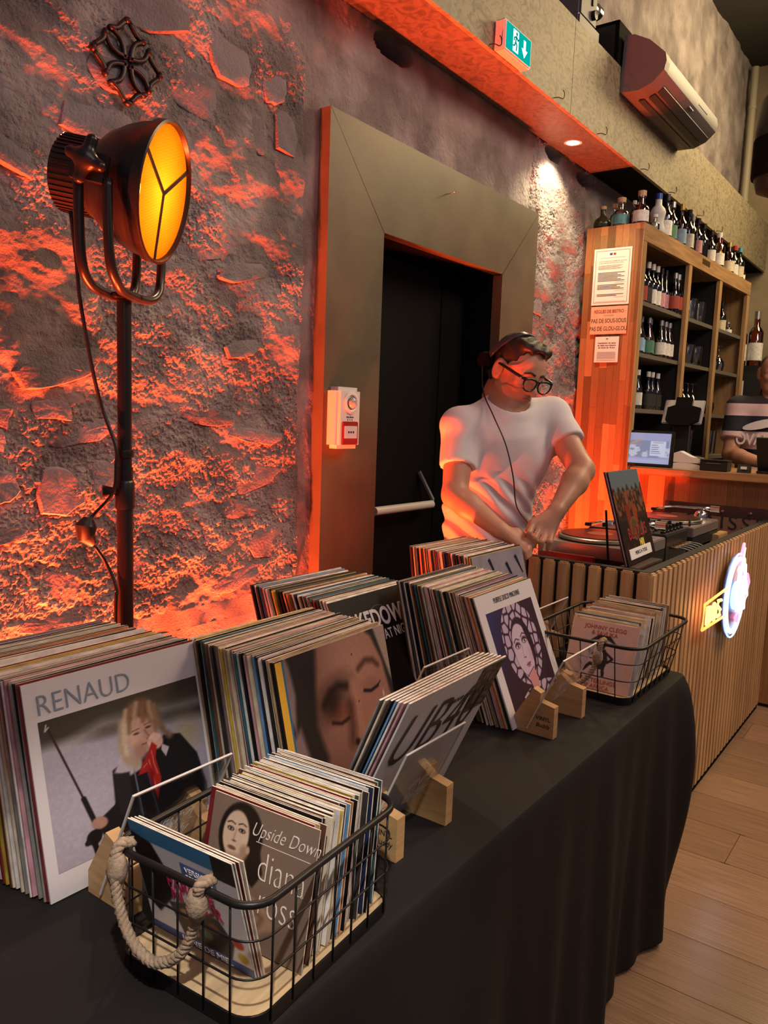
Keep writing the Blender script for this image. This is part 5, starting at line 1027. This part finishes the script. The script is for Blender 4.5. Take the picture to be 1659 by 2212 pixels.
# ================================================================== air conditioner, bracket box, projector
ac = thing('air_conditioner', 'grey wall air conditioner hung on the front of the beam', 'air conditioner', (4.20, 1.6345, 3.17))
acm = mat('ac_grey', (.12,.115,.13), .45); acd = mat('ac_dark', (.035,.035,.038), .4)
prof = [(0,.0),(-.010,.278),(-.06,.272),(-.14,.228),(-.225,.150),(-.232,.110),(-.222,.072),(-.17,.022),(-.10,-.004)]
MB().prism(prof, 0, 1.03, 'YZ').build('body', acm, ac, 25)
MB().prism([(0,.0),(-.010,.280),(-.062,.274),(-.143,.230),(-.228,.150),(-.236,.110),(-.226,.070),(-.172,.019),(-.10,-.006)], -.006, .05, 'YZ').build('end_cap', acm, ac, 25)
for k, (a, z, a2, z2) in enumerate(((-.190,.036,-.160,.014), (-.145,.008,-.115,-.004), (-.09,-.006,-.06,-.008))): MB().prism([(a, z), (a, z-.004), (a2, z2-.004), (a2, z2)], .12, 1.0, 'YZ').build('vane', acd, ac)
MB().bbox((.62, -.2315, .098), (.80, -.226, .106), .001).build('display_slot', acd, ac); MB().box((.50, -.214, .052), (.58, -.2105, .058)).build('badge', mat('badge_blue', (.02,.06,.5), .4), ac)
bx_ = thing('bracket_box', 'black metal box behind the air conditioner on top of the beam', 'box', (4.15, 1.64, 3.301)); MB().bbox((0, 0, 0), (.42, .22, .215), .003).build('shell', black_matte, bx_); MB().bbox((-.003, .02, .02), (0, .20, .195), .001).build('panel', black_plastic, bx_)
pj = thing('projector', 'grey film projector standing on top of the beam', 'projector', (3.92, 1.75, 3.301))
MB().bbox((-.16, -.06, 0), (.10, .08, .11), .008).build('foot_case', mat('projector_grey', (.10,.095,.115), .5), pj, 30); MB().bbox((-.13, -.05, .11), (.08, .07, .36), .012).build('body', MATS['projector_grey'], pj, 30); MB().lathe([(.028,0),(.028,.05),(.036,.052),(.036,.09),(.030,.092)], 18, 0, Matrix.Translation((.08, -.01, .24)) @ Matrix.Rotation(R(90), 4, 'Y')).build('lens_barrel', chrome, pj, 40); MB().lathe([(.022,0),(.022,.02),(0,.024)], 16, 0, Matrix.Translation((.02, -.05, .16)) @ Matrix.Rotation(R(90), 4, 'X')).build('focus_knob', black_plastic, pj, 40); MB().bbox((.0, -.058, .20), (.015, -.05, .32), .002).build('side_rail', black_plastic, pj)
pp_ = thing('wall_pipe', 'pale vertical pipe in the far corner above the beam', 'pipe', (7.92, 1.84, 3.2)); MB().tube([(0,0,0),(0,0,1.46)], .032, 14).build('tube', mat('pipe_cream', (.42,.38,.28), .5), pp_, 40)
for z in (.30, 1.1): MB().lathe([(.036,z),(.036,z+.03)], 14).build('clip', MATS['pipe_cream'], pp_, 40)
ls = thing('loudspeaker', 'black hanging loudspeaker at the right edge above the bar', 'loudspeaker', (5.02, .985, 2.76)); MB().lathe([(.05,0),(.12,.03),(.145,.12),(.15,.35),(.13,.52),(.07,.60),(0,.61)], 24).build('cabinet', black_plastic, ls, 40); MB().lathe([(.151,.10),(.153,.11),(.153,.30),(.151,.31)], 24).build('grille_band', black_matte, ls, 40); MB().tube([(0,0,.60),(0,0,1.95)], .012, 8).build('hanger', black_metal, ls)
# ================================================================== people
skin = mat('skin', (.50,.26,.165), .45, bump=(180, .08, .001), var=(14, .08)); hair_m = mat('dark_hair', (.022,.014,.010), .5, bump=(90, .5, .004), stretch=(1, 1, .3))
tee_m = mat('white_tee', (.66,.64,.66), .8, bump=(260, .06, .001)); jean = mat('dark_trousers', (.02,.022,.03), .8); lip_m = mat('lips', (.36,.13,.10), .5); brow_m = mat('brow', (.04,.022,.014), .7)
def frame(f, roll=0.):
    f = Vector(f).normalized(); l = Vector((0,0,1)).cross(f).normalized(); u = f.cross(l)
    if roll: q = Matrix.Rotation(roll, 3, f); l = q @ l; u = q @ u
    return np.array([[f.x, l.x, u.x], [f.y, l.y, u.y], [f.z, l.z, u.z]])
def head_into(F, c, H, hs=1.):
    P = lambda x, y, z: np.array(c)+H@(np.array((x, y, z))*hs)
    E = lambda x, y, z, r, k=.015, sub=False: F.ell(P(x, y, z), np.array(r)*hs, H, k, sub)
    E(-.012, 0, .036, (.098,.077,.086)); E(.020, 0, .025, (.070,.066,.075), .03); E(.026, 0, -.045, (.062,.058,.078), .03); E(.030, 0, -.080, (.052,.046,.042), .03)
    F.cone(P(.066,-.012,-.104), P(.066,.012,-.104), .019*hs, k=.02)                                   # chin
    for s in (-1, 1):
        F.cone(P(-.01, s*.056, -.05), P(.05, s*.034, -.095), .020*hs, .018*hs, .025)                     # jaw
        E(.062, s*.043, -.022, (.026,.022,.020), .02); F.cone(P(.084, s*.012, .018), P(.070, s*.050, .014), .012*hs, .010*hs, .014)  # cheek, brow
        E(.092, s*.031, -.002, (.014,.017,.011), .010, True); E(.076, s*.031, -.003, (.015,.016,.011), .004)                         # socket, lowered lid
        E(.094, s*.012, -.040, (.011,.009,.008), .008)                                                                              # nostril wing
        E(-.014, s*.086, -.004, (.025,.013,.040), .005); E(-.004, s*.097, .0, (.013,.009,.023), .004, True); E(-.008, s*.088, -.006, (.008,.007,.013), .004); F.cone(P(-.012, s*.076, -.03), P(-.006, s*.076, -.036), .007*hs, k=.006)
    F.cone(P(.088, 0, .006), P(.108, 0, -.034), .009*hs, .0125*hs, .012); E(.104, 0, -.040, (.013,.013,.009), .008)                     # nose
    E(.086, 0, -.062, (.012,.024,.007), .008); E(.083, 0, -.074, (.012,.021,.008), .008); F.cone(P(.099, -.020, -.0675), P(.099, .020, -.0675), .0028*hs, k=.004, sub=True)   # mouth
    F.cone(P(-.035, 0, -.03), P(-.045, 0, -.12), .058*hs, .056*hs, .03)
    return P
def finger(F, pts, r0, r1, k=.005):
    n = len(pts)-1
    for i in range(n): F.cone(pts[i], pts[i+1], r0+(r1-r0)*i/n, r0+(r1-r0)*(i+1)/n, k)
# ------- the DJ
dj = thing('person', 'DJ in a white t-shirt and black glasses leaning over his records', 'person')
HC = np.array((2.594, 1.318, 1.628)); H = frame((-.30,-.88,-.36), R(-6))
neck, shR, shL = (2.578,1.356,1.500), (2.440,1.452,1.425), (2.738,1.246,1.478)
elR, wrR, elL, wrL = (2.338,1.402,1.192), (2.344,1.228,1.092), (2.662,1.080,1.290), (2.482,1.086,1.158)
sd_ = np.array((.826,-.564,0.)); fd = np.array((-.564,-.826,0.)); T = np.stack([fd, -sd_, np.array((0,0,1.))], 1)
ch, wa, hp = np.array((2.588,1.362,1.325)), np.array((2.578,1.400,1.06)), np.array((2.59,1.42,.90))
def torso(F, g):
    F.ell(ch+np.array((0,0,.02)), (.118+g,.185+g,.17+g), T, .05); F.ell(wa+np.array((0,0,.06)), (.120+g,.160+g,.20+g), T, .07); F.ell(hp, (.125+g,.170+g,.16+g), T, .06)
    F.cone(shR, shL, .062+g, .062+g, .05); F.cone(np.array(neck)-np.array((0,0,.03)), ch+np.array((0,0,.10)), .075+g, .11+g, .05)
Fb = Field((2.18,.98,.0), (2.82,1.62,1.80), .0052)
torso(Fb, -.012)
for s_, e_, w_ in ((shR, elR, wrR), (shL, elL, wrL)):
    s_, e_, w_ = map(np.array, (s_, e_, w_)); m_ = e_+(w_-e_)*.3
    Fb.cone(s_, e_, .058, .044, .03); Fb.cone(e_, m_, .043, .045, .02); Fb.cone(m_, w_, .045, .029, .02)
P = head_into(Fb, HC, H); Fb.cone(P(-.04, 0, -.09), np.array(neck)-np.array((0,0,.02)), .056, .066, .03)
# his left hand, back towards us, fingers hanging
kn = [(2.409,1.134,1.117),(2.419,1.116,1.102),(2.431,1.098,1.092),(2.444,1.080,1.092)]; md = [(2.370,1.129,1.090),(2.378,1.111,1.073),(2.388,1.091,1.062),(2.404,1.070,1.063)]; tp_ = [(2.380,1.131,1.064),(2.385,1.115,1.045),(2.395,1.097,1.034),(2.410,1.078,1.037)]
for a, b_, c_ in zip(kn, md, tp_):
    Fb.cone(wrL, a, .024, .0145, .012); finger(Fb, [np.array(q_) for q_ in (a, b_, c_)], .0112, .0084)
finger(Fb, [np.array(q_) for q_ in ((2.470,1.112,1.140),(2.450,1.158,1.112),(2.425,1.164,1.084))], .015, .0095, .008)
# his right hand reaching into the albums
kr, tr_, te_ = [[(x_+.004, y_+.040, z_+.012) for x_, y_, z_ in q_] for q_ in ([(2.372,1.128,1.062),(2.362,1.122,1.054),(2.352,1.120,1.046),(2.343,1.122,1.038)], [(2.374,1.092,1.040),(2.363,1.086,1.031),(2.352,1.085,1.023),(2.342,1.090,1.016)], [(2.372,1.082,1.018),(2.361,1.077,1.008),(2.351,1.077,1.001),(2.342,1.082,.996)])]
for a, b_, c_ in zip(kr, tr_, te_):
    Fb.cone(wrR, a, .023, .0135, .012); finger(Fb, [np.array(q_) for q_ in (a, b_, c_)], .0105, .0080)
finger(Fb, [np.array(q_) for q_ in ((2.360,1.205,1.086),(2.380,1.178,1.088),(2.390,1.152,1.074))], .014, .009, .008)
for s in (-1, 1): Fb.cone(hp-sd_*s*.085, (hp-sd_*s*.10)*(1,1,0)+np.array((0,0,.46)), .085, .060, .03); Fb.cone((hp-sd_*s*.10)*(1,1,0)+np.array((0,0,.46)), (hp-sd_*s*.10)*(1,1,0)+np.array((0,0,.09)), .060, .042, .03); Fb.cone((hp-sd_*s*.10)*(1,1,0)+np.array((0,0,.045)), (hp-sd_*s*.10)*(1,1,0)+fd*.15+np.array((0,0,.035)), .042, .034, .02)
link('body', Fb.mesh('body', skin), dj)
# t-shirt: looser than the body, creased, cut at neck, sleeves and hem
Ft = Field((2.18,1.00,.84), (2.84,1.64,1.62), .0055)
torso(Ft, .010)
for s_, e_, t in ((shR, elR, .60), (shL, elL, .52)):
    s_, e_ = np.array(s_), np.array(e_); Ft.cone(s_, s_+(e_-s_)*t, .066, .066, .022, flat=True)
g = np.meshgrid(*[Ft.lo[k]+Ft.h*np.arange(Ft.n[k]) for k in range(3)], indexing='ij')
lat = (g[0]-ch[0])*sd_[0]+(g[1]-ch[1])*sd_[1]; dep = (g[0]-ch[0])*fd[0]+(g[1]-ch[1])*fd[1]; zz_ = g[2]
fold = .0060*np.sin((lat*.9+(zz_-1.2)*1.0)*84+4*vn3(lat*7, zz_*5, dep*3, 4))*np.clip((1.33-zz_)/.12, 0, 1)*np.clip(vn3(lat*6, zz_*6, dep*2, 9)+.5, 0, 1)
fold += .0062*np.sin((lat*1.0-(zz_-1.2)*.45)*66+3*vn3(lat*5, zz_*7, dep*3, 14))*np.clip((1.46-zz_)/.06, 0, 1)*np.clip(vn3(lat*5+3, zz_*5, dep*2, 19)+.35, 0, 1)
fold += .005*vn3(lat*11, zz_*9, dep*9, 2)
Ft.F += fold.astype(np.float32)
def cut(F, p, n, k=.004):
    p = np.array(p); n = np.array(n, float); n /= np.linalg.norm(n); F.F = np.maximum(F.F, ((g[0]-p[0])*n[0]+(g[1]-p[1])*n[1]+(g[2]-p[2])*n[2]).astype(np.float32))
cut(Ft, (0, 0, .885), (0, 0, -1))
nk = np.array(neck)+np.array((0,0,.008)); Ft.ell(nk+fd*.035+np.array((0,0,.022)), (.078,.076,.062), T, .006, True)
del g, lat, dep, zz_, fold
link('t_shirt', Ft.mesh('t_shirt', tee_m, 2), dj)
Fj = Field((2.32,1.12,.0), (2.88,1.70,1.0), .009)
Fj.ell(hp-np.array((0,0,.02)), (.135,.18,.14), T, .05)
for s in (-1, 1): Fj.cone(hp-sd_*s*.085-np.array((0,0,.05)), (hp-sd_*s*.10)*(1,1,0)+np.array((0,0,.46)), .100, .078, .04); Fj.cone((hp-sd_*s*.10)*(1,1,0)+np.array((0,0,.46)), (hp-sd_*s*.10)*(1,1,0)+np.array((0,0,.07)), .078, .068, .03)
link('trousers', Fj.mesh('trousers', jean), dj)
Fh = Field(HC-.16, HC+.19, .0045)
Q = lambda x, y, z: HC+H@np.array((x, y, z))
Fh.ell(Q(-.018, 0, .050), (.102,.083,.083), H, .01); Fh.ell(Q(-.055, 0, -.01), (.062,.076,.075), H, .02); Fh.ell(Q(.035, 0, .100), (.055,.062,.024), H, .02); Fh.cone(Q(.066, -.01, .098), Q(.060, .035, .104), .012, .016, .015)
Fh.ell(Q(.088, 0, .026), (.068,.070,.068), H, .012, True); Fh.ell(Q(.06, 0, -.06), (.10,.12,.066), H, .012, True); Fh.ell(Q(-.012, .09, -.012), (.03,.02,.04), H, .006, True); Fh.ell(Q(-.012, -.09, -.012), (.03,.02,.04), H, .006, True)
gx = np.meshgrid(*[Fh.lo[k]+Fh.h*np.arange(Fh.n[k]) for k in range(3)], indexing='ij'); Fh.F += (.006*vn3(gx[0]*60, gx[1]*60, gx[2]*22, 6)).astype(np.float32); del gx
link('hair', Fh.mesh('hair', hair_m), dj)
HM = Matrix([[*H[0], HC[0]], [*H[1], HC[1]], [*H[2], HC[2]], [0, 0, 0, 1]])
for s in (-1, 1): MB().tube([HM @ Vector(p) for p in ((.0975, s*.012, .021), (.094, s*.032, .026), (.080, s*.052, .018))], [.004, .0045, .002], 6).build('eyebrow', brow_m, dj, True)
MB().tube([HM @ Vector(p) for p in ((.092, -.021, -.0690), (.0985, -.008, -.0675), (.0985, .008, -.0675), (.092, .021, -.0690))], [.0015, .0034, .0034, .0015], 6).build('lips', lip_m, dj, True)
wt = MB().tube([np.array(wrR)+.034*(math.cos(a)*np.array((.55,.2,.81))+math.sin(a)*np.array((-.6,-.55,.58))) for a in [2*math.pi*k/14 for k in range(14)]], .0045, 6, closed=True)
gl_ = thing('eyeglasses', 'black framed eyeglasses worn by the DJ', 'glasses'); gb = mat('glasses_black', (.008,.008,.009), .25)
def rim(s): return [HM @ Vector((.112+.004*math.cos(t)*0-.010*abs(math.sin(t*0)), s*.0375+.0320*math.cos(t)*(1+.16*math.sin(t)), -.010+.0235*(abs(math.sin(t))**.75*(1 if math.sin(t) > 0 else -1))*(.82 if math.sin(t) > 0 else 1.05))) for t in [2*math.pi*k/24 for k in range(24)]]
for s in (-1, 1):
    MB().tube(rim(s), [.0030+.0016*max(0, math.sin(2*math.pi*k/24)) for k in range(24)], 6, closed=True).build('rim', gb, gl_, True); pr_ = rim(s); MB().add(pr_, [tuple(range(24))]).build('lens', glassy('spectacle_lens', (.98,.98,.98), .12, .0), gl_)
    MB().tube([HM @ Vector(p) for p in ((.112, s*.066, .006), (.098, s*.083, .008), (-.010, s*.091, .016), (-.040, s*.089, .0))], [.0058, .0058, .005, .003], 6).build('temple', gb, gl_, True)
MB().tube([HM @ Vector(p) for p in ((.113, -.010, .002), (.116, 0, .006), (.113, .010, .002))], .0028, 6).build('bridge', gb, gl_, True)
hp_ = thing('headphones', 'black headphones pushed back on the head of the DJ', 'headphones'); band = [HM @ Vector((-.072+.050*math.sin(t), .094*math.cos(t), .022+.114*math.sin(t))) for t in [math.pi*k/18 for k in range(19)]]
hb = mat('headphone_grey', (.06,.06,.066), .3, .4)
fw_ = HM.to_3x3() @ Vector((1,0,0)); m = MB()
for da in (-.008, -.0025, .003, .0085): m.tube([p+fw_*da for p in band], .0048, 6)
m.build('headband', hb, hp_, True)
for s in (-1, 1):
    cm = HM @ Matrix.Translation((-.085, s*.086, .000)) @ Matrix.Rotation(R(90), 4, 'X'); MB().lathe([(.0,-.016),(.024,-.016),(.030,-.008),(.030,.008),(.024,.016),(0,.016)], 20, 0, cm).build('ear_cup', black_plastic, hp_, 40); MB().lathe([(.016,-.019),(.027,-.019),(.031,-.010),(.031,.010),(.027,.019),(.016,.019)], 20, 0, cm).build('cushion', black_matte, hp_, 40)
MB().tube(bez([HM @ Vector((-.062, -.115, -.02)), (2.495,1.398,1.552), (2.432,1.318,1.468), (2.424,1.262,1.375), (2.420,1.225,1.268), (2.428,1.215,1.184), (2.440,1.200,1.140), (2.470,1.165,1.090)], 8), .0024, 6).build('cord', black_plastic, hp_, True)
# ------- the bartender, half out of the picture
bt = thing('person', 'bartender in a striped pink and navy rugby shirt behind the bar', 'person')
bn, bsR, bsL = np.array((5.64,1.035,1.66)), np.array((5.58,1.215,1.585)), np.array((5.66,.81,1.585)); beR, bwR, beL, bwL = np.array((5.46,1.215,1.285)), np.array((5.24,.98,1.250)), np.array((5.52,.72,1.30)), np.array((5.26,.80,1.255))
bsd = np.array((.19,-.98,0.)); bfd = np.array((-.98,-.19,0.)); BT = np.stack([bfd, -bsd, np.array((0,0,1.))], 1); bc = np.array((5.63,1.01,1.42)); bw_ = np.array((5.62,1.01,1.10)); BH = frame((-.95,-.30,-.12)); bhc = np.array((5.615,1.03,1.815))
def btorso(F, g_):
    F.ell(bc, (.13+g_,.20+g_,.20+g_), BT, .05); F.ell(bw_, (.145+g_,.185+g_,.25+g_), BT, .07); F.cone(bsR, bsL, .066+g_, .066+g_, .05); F.cone(bn-np.array((0,0,.04)), bc+np.array((0,0,.1)), .08+g_, .11+g_, .05)
Fk = Field((5.14,.58,.9), (5.86,1.36,1.97), .0065); btorso(Fk, -.014)
for s_, e_, w_ in ((bsR, beR, bwR), (bsL, beL, bwL)):
    Fk.cone(s_, e_, .060, .048, .03); Fk.cone(e_, e_+(w_-e_)*.3, .047, .049, .02); Fk.cone(e_+(w_-e_)*.3, w_, .049, .032, .02)
    d = (w_-e_)/np.linalg.norm(w_-e_); sdv = np.cross(d, (0,0,1.)); 
    for k in range(4): a = w_+d*.085+sdv*(-.03+.02*k); Fk.cone(w_, a, .028, .016, .012); finger(Fk, [a, a+d*.035+np.array((0,0,-.012)), a+d*.05+np.array((0,0,-.035))], .0115, .0085)
    finger(Fk, [w_+d*.03, w_+d*.06-sdv*.045, w_+d*.095-sdv*.05], .015, .010, .008)
head_into(Fk, bhc, BH); Fk.cone(bhc+BH@np.array((-.04,0,-.09)), bn, .060, .068, .03); link('body', Fk.mesh('body', skin), bt)
Fs = Field((5.3,.62,.88), (5.88,1.38,1.76), .0065); btorso(Fs, .012)
for s_, e_, t in ((bsR, beR, .70), (bsL, beL, .70)): Fs.cone(s_, s_+(e_-s_)*t, .076, .084, .03, flat=True)
g = np.meshgrid(*[Fs.lo[k]+Fs.h*np.arange(Fs.n[k]) for k in range(3)], indexing='ij'); Fs.F += (.008*vn3(g[0]*12, g[1]*12, g[2]*9, 7)).astype(np.float32); cut(Fs, (0, 0, .90), (0, 0, -1))
Fs.cone(bn-np.array((0,0,.02)), bn+np.array((0,0,.035)), .075, .070, .01); Fs.ell(bn+bfd*.05+np.array((0,0,.05)), (.062,.058,.075), BT, .006, True); del g
rs = bpy.data.materials.new('rugby_stripes'); rs.use_nodes = True; N = rs.node_tree.nodes; L = rs.node_tree.links; b_ = N['Principled BSDF']; b_.inputs['Roughness'].default_value = .85
tc = N.new('ShaderNodeTexCoord'); sx_ = N.new('ShaderNodeSeparateXYZ'); L.new(tc.outputs['Object'], sx_.inputs[0]); mr = N.new('ShaderNodeMapRange'); mr.inputs['From Min'].default_value = 1.0; mr.inputs['From Max'].default_value = 1.8; L.new(sx_.outputs['Z'], mr.inputs['Value'])
cr = N.new('ShaderNodeValToRGB'); cr.color_ramp.interpolation = 'CONSTANT'; el = cr.color_ramp.elements; nv, pk = (.012,.014,.03,1), (.70,.52,.53,1); el[0].position = 0; el[0].color = pk; el[1].position = (1.245-1)/.8; el[1].color = nv
for z, c_ in ((1.325, pk), (1.435, nv), (1.535, pk), (1.615, (.03,.028,.034,1))): e_ = el.new((z-1)/.8); e_.color = c_
L.new(mr.outputs[0], cr.inputs[0]); L.new(cr.outputs[0], b_.inputs['Base Color']); sh_ = link('rugby_shirt', Fs.mesh('rugby_shirt', rs), bt)
txm = Matrix.Translation((5.468,1.045,1.385)) @ Matrix.Rotation(R(11), 4, 'Z') @ LEFTW
text('chest_lettering', 'OVALAT', .10, mat('shirt_white', (.72,.70,.72), .7), sh_, txm, sx=.75, offset=.002, extrude=.004); MB().prism([(.11*math.cos(t)*1.0+.02, .028*math.sin(t)+.25*.11*math.cos(t)) for t in [2*math.pi*k/20 for k in range(20)]], 0, .012, 'XY', 0, txm @ Matrix.Translation((-.02, .10, -.004))).build('chest_emblem', MATS['shirt_white'], sh_)
Fz = Field(bhc-.16, bhc+.19, .006); Z_ = lambda x, y, z: bhc+BH@np.array((x, y, z)); Fz.ell(Z_(-.02, 0, .045), (.100,.081,.082), BH, .01); Fz.ell(Z_(.085, 0, .015), (.07,.075,.07), BH, .01, True); Fz.ell(Z_(.05, 0, -.07), (.12,.13,.07), BH, .01, True); link('hair', Fz.mesh('hair', mat('grey_hair', (.10,.085,.07), .7, bump=(120, .4, .003))), bt)
